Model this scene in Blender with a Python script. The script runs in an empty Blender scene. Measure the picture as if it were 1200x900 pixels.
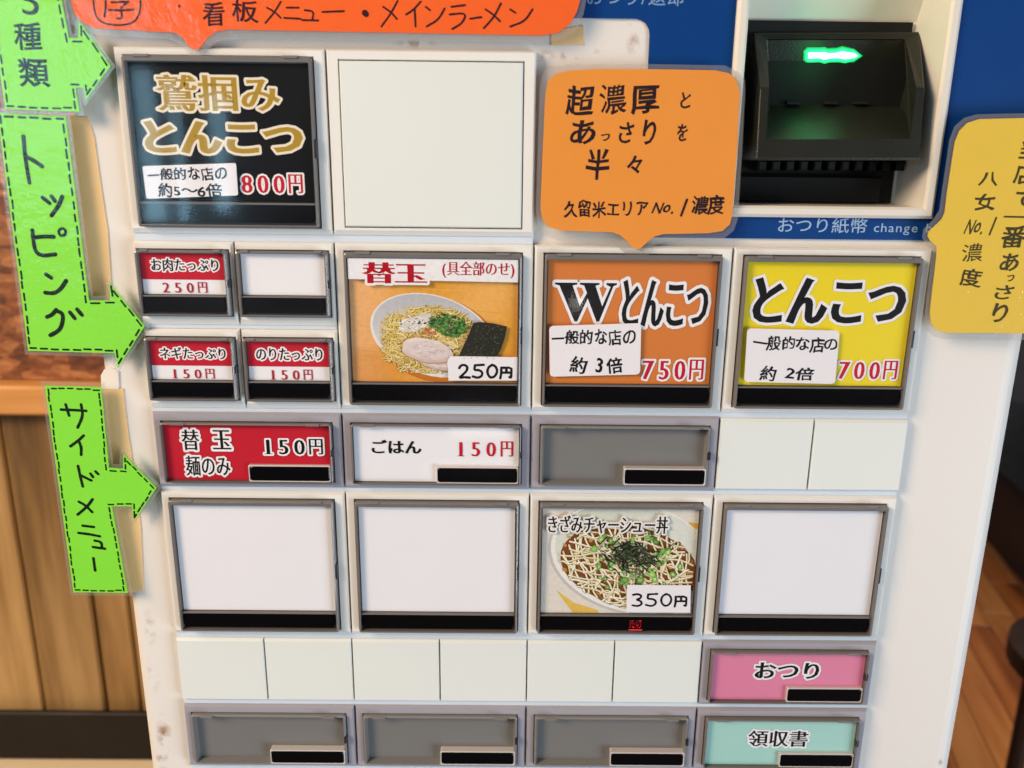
import bpy, math, random
import numpy as np
from mathutils import Matrix, Vector
from mathutils.geometry import tessellate_polygon

# ------------------------------------------------------------------ camera
S = 0.064                         # one button column is 64 mm; most sizes below are in columns
RC = np.array([[0.999940976805702, -0.010517263488405692, -0.0027258161298730757],
               [0.0094452576691812, 0.965481872380155, -0.2602989458543076],
               [0.005369358660138231, 0.2602578361433454, 0.9655242248196331]])
CP = np.array([1.87402816, -4.16343737, 1.73610156])      # camera point (x, y, z) in columns
FPX = 970.0
sc = bpy.context.scene
cam_d = bpy.data.cameras.new('camera'); cam = bpy.data.objects.new('camera', cam_d)
sc.collection.objects.link(cam); sc.camera = cam
def wv(r): return Vector((r[0], r[2], -r[1]))
ax_r, ax_d, ax_f = wv(RC[0]), wv(RC[1]), wv(RC[2])
M = Matrix.Identity(4)
for i in range(3):
    M[i][0] = ax_r[i]; M[i][1] = -ax_d[i]; M[i][2] = -ax_f[i]; M[i][3] = CP[i] * S
cam.matrix_world = M
cam_d.sensor_width = 36; cam_d.lens = FPX / 1200 * 36
cam_d.clip_start = 0.01; cam_d.clip_end = 60
cam_d.dof.use_dof = True; cam_d.dof.focus_distance = 0.285; cam_d.dof.aperture_fstop = 14

# ------------------------------------------------------------------ world and lamps
w = bpy.data.worlds.new('World'); sc.world = w; w.use_nodes = True
bg = w.node_tree.nodes['Background']
bg.inputs[0].default_value = (0.80, 0.86, 0.98, 1); bg.inputs[1].default_value = 1.0
wt = w.node_tree; wc = wt.nodes.new('ShaderNodeTexCoord'); wn = wt.nodes.new('ShaderNodeTexNoise'); wn.inputs['Scale'].default_value = 5; wn.inputs['Detail'].default_value = 3
wr = wt.nodes.new('ShaderNodeValToRGB'); wr.color_ramp.elements[0].position = .38; wr.color_ramp.elements[1].position = .68
wr.color_ramp.elements[0].color = (.10, .10, .11, 1); wr.color_ramp.elements[1].color = (.36, .38, .42, 1)     # dim shop interior, light and dark areas
wt.links.new(wc.outputs['Generated'], wn.inputs['Vector']); wt.links.new(wn.outputs['Fac'], wr.inputs[0]); wt.links.new(wr.outputs[0], bg.inputs[0])
def area(name, loc, target, sx, sy, power, col):
    l = bpy.data.lights.new(name, 'AREA'); l.shape = 'RECTANGLE'; l.size = sx; l.size_y = sy
    l.energy = power; l.color = col
    o = bpy.data.objects.new(name, l); sc.collection.objects.link(o)
    o.location = loc
    o.rotation_euler = (Vector(target) - Vector(loc)).to_track_quat('-Z', 'Y').to_euler()
    return o
area('ceiling_lamp', (-1.0, -0.80, 0.72), (0.05, 0, 0.0), 0.5, 0.5, 28, (1.0, 0.76, 0.54))
area('window_light', (1.75, -1.15, -0.75), (0.12, 0, -0.1), 1.1, 1.4, 50, (0.76, 0.88, 1.0))
# panes of a window behind the viewer, mirrored in the shiny sheets at the upper left
for wx, wz, ww, wh in ((-0.90, 0.26, 0.16, 0.46), (-0.715, 0.26, 0.13, 0.46), (-0.575, 0.13, 0.035, 0.28), (-0.52, 0.12, 0.018, 0.26), (-0.44, 0.12, 0.03, 0.22)):
    area('window_pane', (wx, -1.40, wz), (wx * .1, 0, .13), ww, wh, (4.5 if ww > .1 else 9) * 3.14 * ww * wh, (0.40, 0.76, 1.0))
area('room_lamp', (-1.2, -0.2, 0.9), (-0.6, 0.4, -0.1), 0.5, 0.5, 4.5, (1.0, 0.80, 0.56))
area('floor_fill', (1.6, 0.9, 0.6), (1.3, 1.4, -1.1), 0.5, 0.5, 12, (1.0, 0.84, 0.66))  # added fill to brighten the floor boards, an unseen source
area('downlight', (0.04, -1.95, -0.62), (0.04, 0, -0.05), 0.16, 0.03, 0.10, (1.0, 0.93, 0.82))
area('downlight', (0.30, -1.9, -0.25), (0.1, 0, -0.05), 0.03, 0.03, 0.03, (1.0, 0.93, 0.82))
sc.view_settings.view_transform = 'Standard'; sc.view_settings.look = 'None'
sc.view_settings.gamma = 1; sc.view_settings.exposure = -0.06
sc.view_settings.use_curve_mapping = False
sc.cycles.max_bounces = 8; sc.cycles.transparent_max_bounces = 16
sc.cycles.caustics_reflective = False; sc.cycles.caustics_refractive = False

# ------------------------------------------------------------------ helpers
def bp(u, v, y=0.0):
    """photo pixel (1200x900) -> (x, z) in columns on the plane of depth y; y may be a function"""
    d = np.array([(u - 600) / FPX, (v - 450) / FPX, 1.0]) @ RC
    dx, dy, dz = d[0], d[2], -d[1]
    if callable(y):
        yy = 0.0
        for _ in range(12):
            k = (yy - CP[1]) / dy
            yy = y(CP[0] + k * dx, CP[2] + k * dz)
    else: yy = y
    k = (yy - CP[1]) / dy
    return (CP[0] + k * dx, CP[2] + k * dz)
def bpz(u, v, z):
    d = np.array([(u - 600) / FPX, (v - 450) / FPX, 1.0]) @ RC
    k = (z - CP[2]) / -d[1]
    return (CP[0] + k * d[0], CP[1] + k * d[2])
def lin(c):
    return tuple(((v / 255) / 12.92 if v / 255 <= .04045 else ((v / 255 + .055) / 1.055) ** 2.4) for v in c)
def mat(name, col, rough=.5, spec=.3, coat=0, metal=0, noise=0, nscale=30, bump=0, bscale=200, srgb=True):
    m = bpy.data.materials.new(name); m.use_nodes = True
    nt = m.node_tree; b = nt.nodes['Principled BSDF']
    c = lin(col) if srgb else col
    b.inputs['Base Color'].default_value = (*c, 1); b.inputs['Roughness'].default_value = rough
    b.inputs['Specular IOR Level'].default_value = spec
    b.inputs['Coat Weight'].default_value = coat; b.inputs['Coat Roughness'].default_value = .06
    b.inputs['Metallic'].default_value = metal
    if noise or bump:
        tc = nt.nodes.new('ShaderNodeTexCoord')
    if noise:
        n = nt.nodes.new('ShaderNodeTexNoise'); n.inputs['Scale'].default_value = nscale; n.inputs['Detail'].default_value = 6
        nt.links.new(tc.outputs['Object'], n.inputs['Vector'])
        mx = nt.nodes.new('ShaderNodeMix'); mx.data_type = 'RGBA'
        mx.inputs['A'].default_value = (*[v * (1 - noise) for v in c], 1)
        mx.inputs['B'].default_value = (*[min(1, v * (1 + noise * .6)) for v in c], 1)
        nt.links.new(n.outputs['Fac'], mx.inputs['Factor']); nt.links.new(mx.outputs['Result'], b.inputs['Base Color'])
        rr = nt.nodes.new('ShaderNodeMapRange'); rr.inputs['To Min'].default_value = rough * .75; rr.inputs['To Max'].default_value = min(1, rough * 1.3)
        nt.links.new(n.outputs['Fac'], rr.inputs['Value']); nt.links.new(rr.outputs['Result'], b.inputs['Roughness'])
    if bump:
        n2 = nt.nodes.new('ShaderNodeTexNoise'); n2.inputs['Scale'].default_value = bscale; n2.inputs['Detail'].default_value = 4
        nt.links.new(tc.outputs['Object'], n2.inputs['Vector'])
        bm_ = nt.nodes.new('ShaderNodeBump'); bm_.inputs['Strength'].default_value = bump; bm_.inputs['Distance'].default_value = .0004
        nt.links.new(n2.outputs['Fac'], bm_.inputs['Height']); nt.links.new(bm_.outputs['Normal'], b.inputs['Normal'])
    return m
def emis(name, col, st):
    m = bpy.data.materials.new(name); m.use_nodes = True; nt = m.node_tree; b = nt.nodes['Principled BSDF']
    b.inputs['Base Color'].default_value = (*col, 1)
    b.inputs['Emission Color'].default_value = (*col, 1); b.inputs['Emission Strength'].default_value = st
    return m
def clear(name, tint=(1, 1, 1), rough=.04, milky=0.0, bump=0, bscale=60, ior=1.5, mcol=(.9, .9, .9), boost=1.0):
    """thin clear sheet: mostly lets light through, reflects by Fresnel"""
    m = bpy.data.materials.new(name); m.use_nodes = True; nt = m.node_tree
    for n in list(nt.nodes): nt.nodes.remove(n)
    o = nt.nodes.new('ShaderNodeOutputMaterial'); tr = nt.nodes.new('ShaderNodeBsdfTransparent'); tr.inputs[0].default_value = (*tint, 1)
    g = nt.nodes.new('ShaderNodeBsdfGlossy'); g.inputs['Roughness'].default_value = rough
    fr = nt.nodes.new('ShaderNodeFresnel'); fr.inputs['IOR'].default_value = ior
    base = tr
    if milky:
        d = nt.nodes.new('ShaderNodeBsdfDiffuse'); d.inputs[0].default_value = (*mcol, 1)
        mm = nt.nodes.new('ShaderNodeMixShader'); mm.inputs[0].default_value = milky
        nt.links.new(tr.outputs[0], mm.inputs[1]); nt.links.new(d.outputs[0], mm.inputs[2]); base = mm
    mx = nt.nodes.new('ShaderNodeMixShader')
    k = nt.nodes.new('ShaderNodeMath'); k.operation = 'MULTIPLY'; k.inputs[1].default_value = boost; k.use_clamp = True
    ge = nt.nodes.new('ShaderNodeNewGeometry'); fb = nt.nodes.new('ShaderNodeMath'); fb.operation = 'SUBTRACT'; fb.inputs[0].default_value = 1
    nt.links.new(ge.outputs['Backfacing'], fb.inputs[1]); f2 = nt.nodes.new('ShaderNodeMath'); f2.operation = 'MULTIPLY'
    nt.links.new(fr.outputs[0], k.inputs[0]); nt.links.new(k.outputs[0], f2.inputs[0]); nt.links.new(fb.outputs[0], f2.inputs[1]); nt.links.new(f2.outputs[0], mx.inputs[0])
    nt.links.new(base.outputs[0], mx.inputs[1]); nt.links.new(g.outputs[0], mx.inputs[2]); nt.links.new(mx.outputs[0], o.inputs[0])
    if bump:
        tc = nt.nodes.new('ShaderNodeTexCoord'); n2 = nt.nodes.new('ShaderNodeTexNoise'); n2.inputs['Scale'].default_value = bscale
        n2.inputs['Detail'].default_value = 5; n2.inputs['Roughness'].default_value = .65
        nt.links.new(tc.outputs['Object'], n2.inputs['Vector'])
        b = nt.nodes.new('ShaderNodeBump'); b.inputs['Strength'].default_value = bump; b.inputs['Distance'].default_value = .0006
        nt.links.new(n2.outputs['Fac'], b.inputs['Height']); nt.links.new(b.outputs[0], g.inputs['Normal']); nt.links.new(b.outputs[0], fr.inputs['Normal'])
    return m
def ink(name, rough=.55, coat=0, grain=.06):
    m = bpy.data.materials.new(name); m.use_nodes = True; nt = m.node_tree; b = nt.nodes['Principled BSDF']
    a = nt.nodes.new('ShaderNodeAttribute'); a.attribute_name = 'Col'
    tc = nt.nodes.new('ShaderNodeTexCoord'); n = nt.nodes.new('ShaderNodeTexNoise'); n.inputs['Scale'].default_value = 900; n.inputs['Detail'].default_value = 3
    nt.links.new(tc.outputs['Object'], n.inputs['Vector'])
    mr = nt.nodes.new('ShaderNodeMapRange'); mr.inputs['To Min'].default_value = 1 - grain; mr.inputs['To Max'].default_value = 1 + grain
    nt.links.new(n.outputs['Fac'], mr.inputs['Value'])
    mx = nt.nodes.new('ShaderNodeMix'); mx.data_type = 'RGBA'; mx.blend_type = 'MULTIPLY'; mx.inputs['Factor'].default_value = 1
    nt.links.new(a.outputs['Color'], mx.inputs['A']); nt.links.new(mr.outputs['Result'], mx.inputs['B'])
    nt.links.new(mx.outputs['Result'], b.inputs['Base Color'])
    b.inputs['Roughness'].default_value = rough; b.inputs['Coat Weight'].default_value = coat
    b.inputs['Specular IOR Level'].default_value = .12
    return m

COL = sc.collection
def empty(name, label, cat, loc=(0, 0, 0), group=None):
    o = bpy.data.objects.new(name, None); COL.objects.link(o); o.location = [c * S for c in loc]
    o['label'] = label; o['category'] = cat
    if group: o['group'] = group
    return o
def wloc(o):
    p = Vector(o.location)
    while o.parent: o = o.parent; p += o.location
    return p
def link(name, me, parent=None, loc=None, label=None, kind=None):
    o = bpy.data.objects.new(name, me); COL.objects.link(o)
    if loc is not None: o.location = [c * S for c in loc]
    if parent:
        o.parent = parent
        o.location = Vector(o.location) - wloc(parent)
    if label: o['label'] = label
    if kind: o['kind'] = kind
    return o
def mesh(name, V, F, m, origin=(0, 0, 0), smooth=False):
    me = bpy.data.meshes.new(name)
    me.from_pydata([((v[0] - origin[0]) * S, (v[1] - origin[1]) * S, (v[2] - origin[2]) * S) for v in V], [], F)
    me.materials.append(m)
    if smooth: me.polygons.foreach_set('use_smooth', [True] * len(me.polygons))
    me.update(); return me
def rrect(x0, x1, z0, z1, r=0.0, n=3):
    if r <= 0: return [(x0, z0), (x1, z0), (x1, z1), (x0, z1)]
    P = []
    for cx, cz, a in ((x1 - r, z0 + r, -90), (x1 - r, z1 - r, 0), (x0 + r, z1 - r, 90), (x0 + r, z0 + r, 180)):
        for i in range(n + 1):
            t = math.radians(a + 90 * i / n); P.append((cx + r * math.cos(t), cz + r * math.sin(t)))
    return P
def loft(loops, cap0=False, cap1=True):
    """loops: list of (points2d, y); bridged in order"""
    V, F = [], []
    n = len(loops[0][0])
    for P, y in loops: V += [(x, y(x, z) if callable(y) else y, z) for x, z in P]
    for k in range(len(loops) - 1):
        for i in range(n):
            j = (i + 1) % n; F.append((k * n + i, k * n + j, (k + 1) * n + j, (k + 1) * n + i))
    if cap0: F.append(tuple(range(n))[::-1])
    if cap1: F.append(tuple((len(loops) - 1) * n + i for i in range(n)))
    return V, F
def join(*parts):
    V, F = [], []
    for v, f in parts:
        b = len(V); V += list(v); F += [tuple(i + b for i in q) for q in f]
    return V, F
def box(x0, x1, y0, y1, z0, z1, c=0.0):
    """y0 = front (towards the camera), chamfered front edge c"""
    if c: return loft([(rrect(x0, x1, z0, z1), y1), (rrect(x0, x1, z0, z1), y0 + c), (rrect(x0 + c, x1 - c, z0 + c, z1 - c), y0)], True, True)
    return loft([(rrect(x0, x1, z0, z1), y1), (rrect(x0, x1, z0, z1), y0)], True, True)
def tess(P):
    return [tuple(t) for t in tessellate_polygon([[Vector((x, z, 0)) for x, z in P]])]
def prism(P, y0, y1):
    """solid plate of outline P, front y0 (may be a function), back y1"""
    f0 = y0 if callable(y0) else (lambda x, z: y0)
    f1 = y1 if callable(y1) else (lambda x, z: y1)
    n = len(P); T = tess(P)
    V = [(x, f0(x, z), z) for x, z in P] + [(x, f1(x, z), z) for x, z in P]
    F = list(T) + [tuple(n + i for i in t[::-1]) for t in T]
    F += [(i, (i + 1) % n, n + (i + 1) % n, n + i) for i in range(n)]
    return V, F
def smooth_poly(P, it=2, closed=True):
    for _ in range(it):
        Q = []; n = len(P)
        for i in range(n if closed else n - 1):
            a = P[i]; b = P[(i + 1) % n]
            Q.append((a[0] * .75 + b[0] * .25, a[1] * .75 + b[1] * .25)); Q.append((a[0] * .25 + b[0] * .75, a[1] * .25 + b[1] * .75))
        if not closed: Q = [P[0]] + Q + [P[-1]]
        P = Q
    return P
def area2(P): return sum(P[i][0] * P[(i + 1) % len(P)][1] - P[(i + 1) % len(P)][0] * P[i][1] for i in range(len(P)))
def inset(P, d):
    """positive d grows the outline, negative shrinks it (mitred)"""
    s = 1 if area2(P) > 0 else -1
    n = len(P); Q = []
    for i in range(n):
        a, b, c = P[i - 1], P[i], P[(i + 1) % n]
        e1 = np.array([b[0] - a[0], b[1] - a[1]]); e2 = np.array([c[0] - b[0], c[1] - b[1]])
        e1 /= (np.linalg.norm(e1) + 1e-12); e2 /= (np.linalg.norm(e2) + 1e-12)
        n1 = np.array([e1[1], -e1[0]]) * s; n2 = np.array([e2[1], -e2[0]]) * s
        m_ = n1 + n2; L = np.dot(m_, n1)
        m_ = m_ / max(L, .45)
        Q.append((b[0] + m_[0] * d, b[1] + m_[1] * d))
    return Q

# ---- glyphs from the built-in font
_g = {}
_cur = bpy.data.curves.new('glyph_source', 'FONT'); _cur.resolution_u = 3
_go = bpy.data.objects.new('glyph_source', _cur); COL.objects.link(_go)
def glyph(ch):
    if ch in _g: return _g[ch]
    _cur.body = ch
    dg = bpy.context.evaluated_depsgraph_get(); dg.update()
    me = bpy.data.meshes.new_from_object(_go.evaluated_get(dg))
    V = np.array([(v.co.x, v.co.y) for v in me.vertices]).reshape(-1, 2)
    key = {}; remap = []; W = []
    for v in V:
        k = (round(v[0], 4), round(v[1], 4))
        if k not in key: key[k] = len(W); W.append(v)
        remap.append(key[k])
    W = np.array(W); F = []
    for p in me.polygons:
        f = []
        for i in p.vertices:
            if remap[i] not in f: f.append(remap[i])
        if len(f) > 2: F.append(tuple(f))
    cnt = {}
    for f in F:
        for i in range(len(f)):
            a, b = f[i], f[(i + 1) % len(f)]
            cnt[(a, b)] = cnt.get((a, b), 0) + 1
    E = [e for e in cnt if (e[1], e[0]) not in cnt]
    bpy.data.meshes.remove(me)
    # orientation: is the outside to the right of a->b (ccw faces)?
    s = 0
    for f in F:
        s += sum(W[f[i]][0] * W[f[(i + 1) % len(f)]][1] - W[f[(i + 1) % len(f)]][0] * W[f[i]][1] for i in range(len(f)))
    N = np.zeros_like(W)
    acc = {}
    for a, b in E:
        e = W[b] - W[a]; e = e / (np.linalg.norm(e) + 1e-12)
        nn = np.array([e[1], -e[0]]) * (1 if s > 0 else -1)
        acc.setdefault(a, []).append(nn); acc.setdefault(b, []).append(nn)
    for i, L in acc.items():
        m_ = np.sum(L, axis=0)
        if len(L) == 2: m_ = m_ / max(np.dot(m_, L[0]), .5)
        else: m_ = m_ / (np.linalg.norm(m_) + 1e-9)
        N[i] = m_
    _g[ch] = (W, F, E, N); return _g[ch]

class Canvas:
    """flat print: coloured shapes stacked a few thousandths of a millimetre apart, one mesh"""
    def __init__(self, y, step=2.2e-5):
        self.V = []; self.F = []; self.C = []; self.y = y; self.step = step; self.lv = 0
    def f(self, x, z): return self.y(x, z) if callable(self.y) else self.y
    def add(self, P, F, col, lv=None):
        if lv is None: self.lv += 1; lv = self.lv
        b = len(self.V)
        self.V += [(x, self.f(x, z) - lv * self.step, z) for x, z in P]
        self.F += [tuple(i + b for i in f) for f in F]
        cs = col if isinstance(col, list) else [col] * len(P)
        self.C += cs
    def poly(self, P, col, lv=None): self.add(P, tess(P), col, lv)
    def stroke(self, P, wd, col, sm=2, wob=0.0, lv=None, caps=True, rnd=None):
        """marker line; wd in columns"""
        if sm: P = smooth_poly(P, sm, False)
        P = [np.array(p) for p in P]; L = []; R_ = []; n = len(P)
        for i in range(n):
            t = P[min(i + 1, n - 1)] - P[max(i - 1, 0)]; t = t / (np.linalg.norm(t) + 1e-12)
            nn = np.array([-t[1], t[0]]); ww = wd / 2 * (1 + (random.uniform(-wob, wob) if wob else 0))
            if caps and i == 0: first = t
            L.append(P[i] + nn * ww); R_.append(P[i] - nn * ww)
            last = t
        pts = L + []
        if caps:
            nn = np.array([-last[1], last[0]])
            for a in (60, 30, 0, -30, -60):
                pts.append(P[-1] + wd / 2 * (math.cos(math.radians(a)) * last + math.sin(math.radians(a)) * nn))
        pts += R_[::-1]
        if caps:
            nn = np.array([-first[1], first[0]])
            for a in (-60, -30, 0, 30, 60):
                pts.append(P[0] + wd / 2 * (-math.cos(math.radians(a)) * first + math.sin(math.radians(a)) * nn))
        k = 5 if caps else 0
        F = [(i, i + 1, n + k + n - 2 - i, n + k + n - 1 - i) for i in range(n - 1)]
        if caps:
            F.append(tuple([n - 1] + list(range(n, n + 5)) + [n + 5]))
            F.append(tuple([2 * n + 4] + list(range(2 * n + 5, 2 * n + 10)) + [0]))
        self.add([tuple(p) for p in pts], F, col, lv)
    def text(self, s, box_, col, ax=0.0, ay=0.0, halo=None, hr=0.06, jit=0.0, wob=0.0, rot=0.0, sp=1.0, px=True, shear=0.0, seed=1, serif=True):
        """box_ = photo pixels (x0, x1, y0, y1) of the ink; ax/ay thicken stems in x / y (em)"""
        rnd = random.Random(seed)
        if px:
            x0, x1, y0, y1 = box_
            cy = (y0 + y1) / 2; cx = (x0 + x1) / 2
            X0 = bp(x0, cy, self.y)[0]; X1 = bp(x1, cy, self.y)[0]; Z1 = bp(cx, y0, self.y)[1]; Z0 = bp(cx, y1, self.y)[1]
        else: X0, X1, Z0, Z1 = box_
        G = []; pen = 0
        for ch in s:
            if ch == ' ': pen += .45; continue
            W, F, E, N = glyph(ch)
            W2 = W + N * np.array([ax, ay])
            if ch in '1１' and serif and ax > .012:
                xm, xM = W[:, 0].min(), W[:, 0].max()
                xc = xM - .05; b = len(W2)
                W2 = np.vstack([W2, [(xc - .17, -.001), (xc + .17, -.001), (xc + .17, .028), (xc - .17, .028)]]); F = F + [(b, b + 1, b + 2, b + 3)]
                E = E + [(b, b + 1), (b + 1, b + 2), (b + 2, b + 3), (b + 3, b)]
            dig = serif and any(q.isdigit() for q in s)
            if dig and ch == '円': W2 = W2 * [.68, .87] + [.02, .07]; adv = .70
            elif dig and ch.isdigit(): W2 = (W2 - [(W[:, 0].min() + W[:, 0].max()) / 2, 0]) * [1.0 if ch == '1' else .92, 1] + [.34 + (.02 if ch == '1' else 0), 0]; adv = .68
            elif ord(ch) < 256:
                W2 = W2 - [W[:, 0].min() - .05, 0]; adv = (W[:, 0].max() - W[:, 0].min()) + .14
            else: adv = 1.0
            c = W2.mean(0)
            if wob:
                a1, a2, p1, p2 = rnd.uniform(4, 8), rnd.uniform(4, 8), rnd.uniform(0, 6), rnd.uniform(0, 6)
                W2 = W2 + wob * np.stack([np.sin(W2[:, 1] * a1 + p1) + .5 * np.sin(W2[:, 0] * 13 + p2), np.sin(W2[:, 0] * a2 + p2) + .5 * np.sin(W2[:, 1] * 11 + p1)], 1)
            if jit:
                a = math.radians(rnd.uniform(-1, 1) * jit * 60); k = 1 + rnd.uniform(-1, 1) * jit; ky = 1 + rnd.uniform(-1, 1) * jit
                R2 = np.array([[math.cos(a), -math.sin(a)], [math.sin(a), math.cos(a)]])
                W2 = ((W2 - c) * [k, ky]) @ R2.T + c + [rnd.uniform(-1, 1) * jit * .3, rnd.uniform(-1, 1) * jit * .6]
            G.append((W2 + [pen, 0], F, E)); pen += adv * sp
        A = np.vstack([g[0] for g in G])
        mn, mx = A.min(0), A.max(0); sx = (X1 - X0) / (mx[0] - mn[0]); sz = (Z1 - Z0) / (mx[1] - mn[1])
        cX, cZ = (X0 + X1) / 2, (Z0 + Z1) / 2
        cr, sr = math.cos(math.radians(rot)), math.sin(math.radians(rot))
        def tf(W):
            q = (W - mn) * [sx, sz] + [X0, Z0]
            q = q - [cX, cZ]; q = np.stack([q[:, 0] + shear * q[:, 1], q[:, 1]], 1)
            return np.stack([q[:, 0] * cr - q[:, 1] * sr, q[:, 0] * sr + q[:, 1] * cr], 1) + [cX, cZ]
        if halo:
            r = hr * sz; self.lv += 1; base = self.lv; k = 0
            cs = [(r * math.cos(math.radians(22.5 + 45 * j)), r * math.sin(math.radians(22.5 + 45 * j))) for j in range(8)]
            for W2, F, E in G:
                Q = tf(W2); used = set()
                for a, b in E:
                    e = Q[b] - Q[a]; L = np.linalg.norm(e)
                    if L < 1e-9: continue
                    nn = np.array([-e[1], e[0]]) / L * r * .93
                    k += 1
                    self.add([tuple(Q[a] + nn), tuple(Q[a] - nn), tuple(Q[b] - nn), tuple(Q[b] + nn)], [(0, 1, 2, 3)], halo, base + (k % 29) * .5)
                    if a not in used:
                        used.add(a); k += 1
                        self.add([tuple(Q[a] + c) for c in cs], [tuple(range(8))], halo, base + (k % 29) * .5)
                self.add([tuple(q) for q in Q], F, halo, base + 15)
            self.lv = base + 17
        self.lv += 1
        for W2, F, E in G:
            self.add([tuple(q) for q in tf(W2)], F, col, self.lv)
            self.lv += .5
    def build(self, name, m, parent, label=None, origin=None):
        if origin is None:
            A = np.array(self.V); origin = tuple((A.min(0) + A.max(0)) / 2)
        me = mesh(name, self.V, self.F, m, origin)
        at = me.color_attributes.new('Col', 'FLOAT_COLOR', 'POINT')
        at.data.foreach_set('color', [c for col in self.C for c in (*col, 1)])
        return link(name, me, parent, origin, label)
C_ = lin
WHITE = C_((240, 238, 240)); BLACK = C_((22, 20, 22)); INKB = C_((28, 22, 26)); RED = C_((196, 22, 48))

# ------------------------------------------------------------------ materials
m_white = mat('white_painted_steel', (226, 221, 214), .42, noise=.07, nscale=5, bump=.12, bscale=1500)
m_plastic = mat('white_plastic', (228, 226, 220), .38, noise=.04, nscale=25, bump=.12, bscale=2500)
m_plate = mat('ivory_plate', (221, 225, 220), .4, noise=.07, nscale=9, bump=.1, bscale=2500)
m_rail = mat('pale_blue_rail', (206, 215, 224), .3, noise=.05, nscale=30)
m_grayf = mat('lilac_grey_plastic', (158, 155, 163), .42, noise=.05, nscale=25, bump=.12, bscale=2500)
m_bezel = mat('smoky_bezel', (116, 111, 108), .36, coat=.15, noise=.15, nscale=60)
m_strip = mat('grey_backing', (120, 116, 114), .35)
m_bar = mat('black_window', (10, 9, 11), .12, spec=.3, coat=.2)
m_tray = mat('grey_tray', (126, 125, 123), .3, noise=.12, nscale=25)
m_ledge = mat('clear_ledge', (206, 200, 198), .25, coat=.5)
m_latch = mat('dark_latch', (44, 42, 46), .35)
m_dark = mat('dark_gap', (14, 13, 13), .6)
m_ink = ink('printed_card'); m_pen = ink('marker_ink', .45, 0, .12); m_photo = ink('printed_photo', .5, 0, .14)
m_cover = clear('clear_cover', (.99, .99, .99), .06, 0, .04, 25, 1.45)
m_film = clear('laminate_film', (1, 1, 1), .13, 0, .9, 90, 1.45, boost=1.6)
m_filmb = clear('laminate_margin', (.96, .95, .93), .2, .08, .4, 60, 1.4, (.80, .78, .76))
m_green = mat('green_card', (140, 236, 62), .6, noise=.04, nscale=80)
m_orange = mat('orange_card', (255, 100, 12), .6, noise=.04, nscale=60)
m_amber = mat('amber_card', (244, 152, 52), .6, noise=.04, nscale=60)
m_yellow = mat('yellow_card', (238, 200, 66), .6, noise=.05, nscale=60)
m_paper = mat('white_paper', (240, 237, 240), .7, noise=.03, nscale=60, bump=.15, bscale=1500)
m_tape = mat('yellowed_tape', (240, 200, 142), .45, noise=.14, nscale=60, bump=.5, bscale=250)
m_hood = mat('dark_grey_plastic', (35, 35, 29), .34, noise=.12, nscale=60, bump=.25, bscale=1800)
m_blue = mat('blue_panel', (4, 58, 122), .4, spec=.2, noise=.06, nscale=40, bump=.1, bscale=900)

# machine face: add brown smudges with a shape of their own
def stains(m, spots):
    nt = m.node_tree; b = nt.nodes['Principled BSDF']; src = b.inputs['Base Color'].links[0].from_socket
    tc = nt.nodes.new('ShaderNodeTexCoord'); nz = nt.nodes.new('ShaderNodeTexNoise'); nz.inputs['Scale'].default_value = 260; nz.inputs['Detail'].default_value = 8
    nt.links.new(tc.outputs['Object'], nz.inputs['Vector'])
    tot = None
    for (x, z, rx, rz, st) in spots:
        mp = nt.nodes.new('ShaderNodeMapping'); mp.inputs['Location'].default_value = (-(x - 1.9) / rx, 0, -(z + 17.2) / rz); mp.inputs['Scale'].default_value = (1 / (rx * S), 0, 1 / (rz * S))
        nt.links.new(tc.outputs['Object'], mp.inputs['Vector'])
        ln = nt.nodes.new('ShaderNodeVectorMath'); ln.operation = 'LENGTH'; nt.links.new(mp.outputs[0], ln.inputs[0])
        mr = nt.nodes.new('ShaderNodeMapRange'); mr.inputs['From Min'].default_value = 1; mr.inputs['From Max'].default_value = 0
        mr.inputs['To Max'].default_value = min(1, st * 1.2); nt.links.new(ln.outputs['Value'], mr.inputs['Value'])
        if tot is None: tot = mr.outputs['Result']
        else:
            ad = nt.nodes.new('ShaderNodeMath'); ad.operation = 'MAXIMUM'; nt.links.new(tot, ad.inputs[0]); nt.links.new(mr.outputs['Result'], ad.inputs[1]); tot = ad.outputs[0]
    th = nt.nodes.new('ShaderNodeMapRange'); th.inputs['From Min'].default_value = .44; th.inputs['From Max'].default_value = .62
    nt.links.new(nz.outputs['Fac'], th.inputs['Value'])
    mu = nt.nodes.new('ShaderNodeMath'); mu.operation = 'MULTIPLY'; nt.links.new(tot, mu.inputs[0]); nt.links.new(th.outputs['Result'], mu.inputs[1])
    mx = nt.nodes.new('ShaderNodeMix'); mx.data_type = 'RGBA'; nt.links.new(mu.outputs[0], mx.inputs['Factor']); nt.links.new(src, mx.inputs['A'])
    mx.inputs['B'].default_value = (*lin((150, 108, 66)), 1)
    nt.links.new(mx.outputs['Result'], b.inputs['Base Color'])
sp = []
for u, v, ru, rv, st in ((176, 735, 9, 30, .45), (180, 790, 10, 30, .4), (192, 860, 12, 34, .9), (190, 890, 10, 25, .8), (172, 865, 4, 6, .8),
                         (742, 52, 8, 13, 1.3), (716, 57, 4, 4, 1.5), (662, 65, 26, 6, 1.0), (690, 60, 14, 4, .8), (487, 51, 26, 5, .7), (640, 66, 18, 8, .6),
                         (1103, 893, 5, 9, .7), (735, 30, 8, 4, .5)):
    x, z = bp(u, v, .05); sp.append((x, z, ru * .0045, rv * .0045, st))
stains(m_white, sp)

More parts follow.
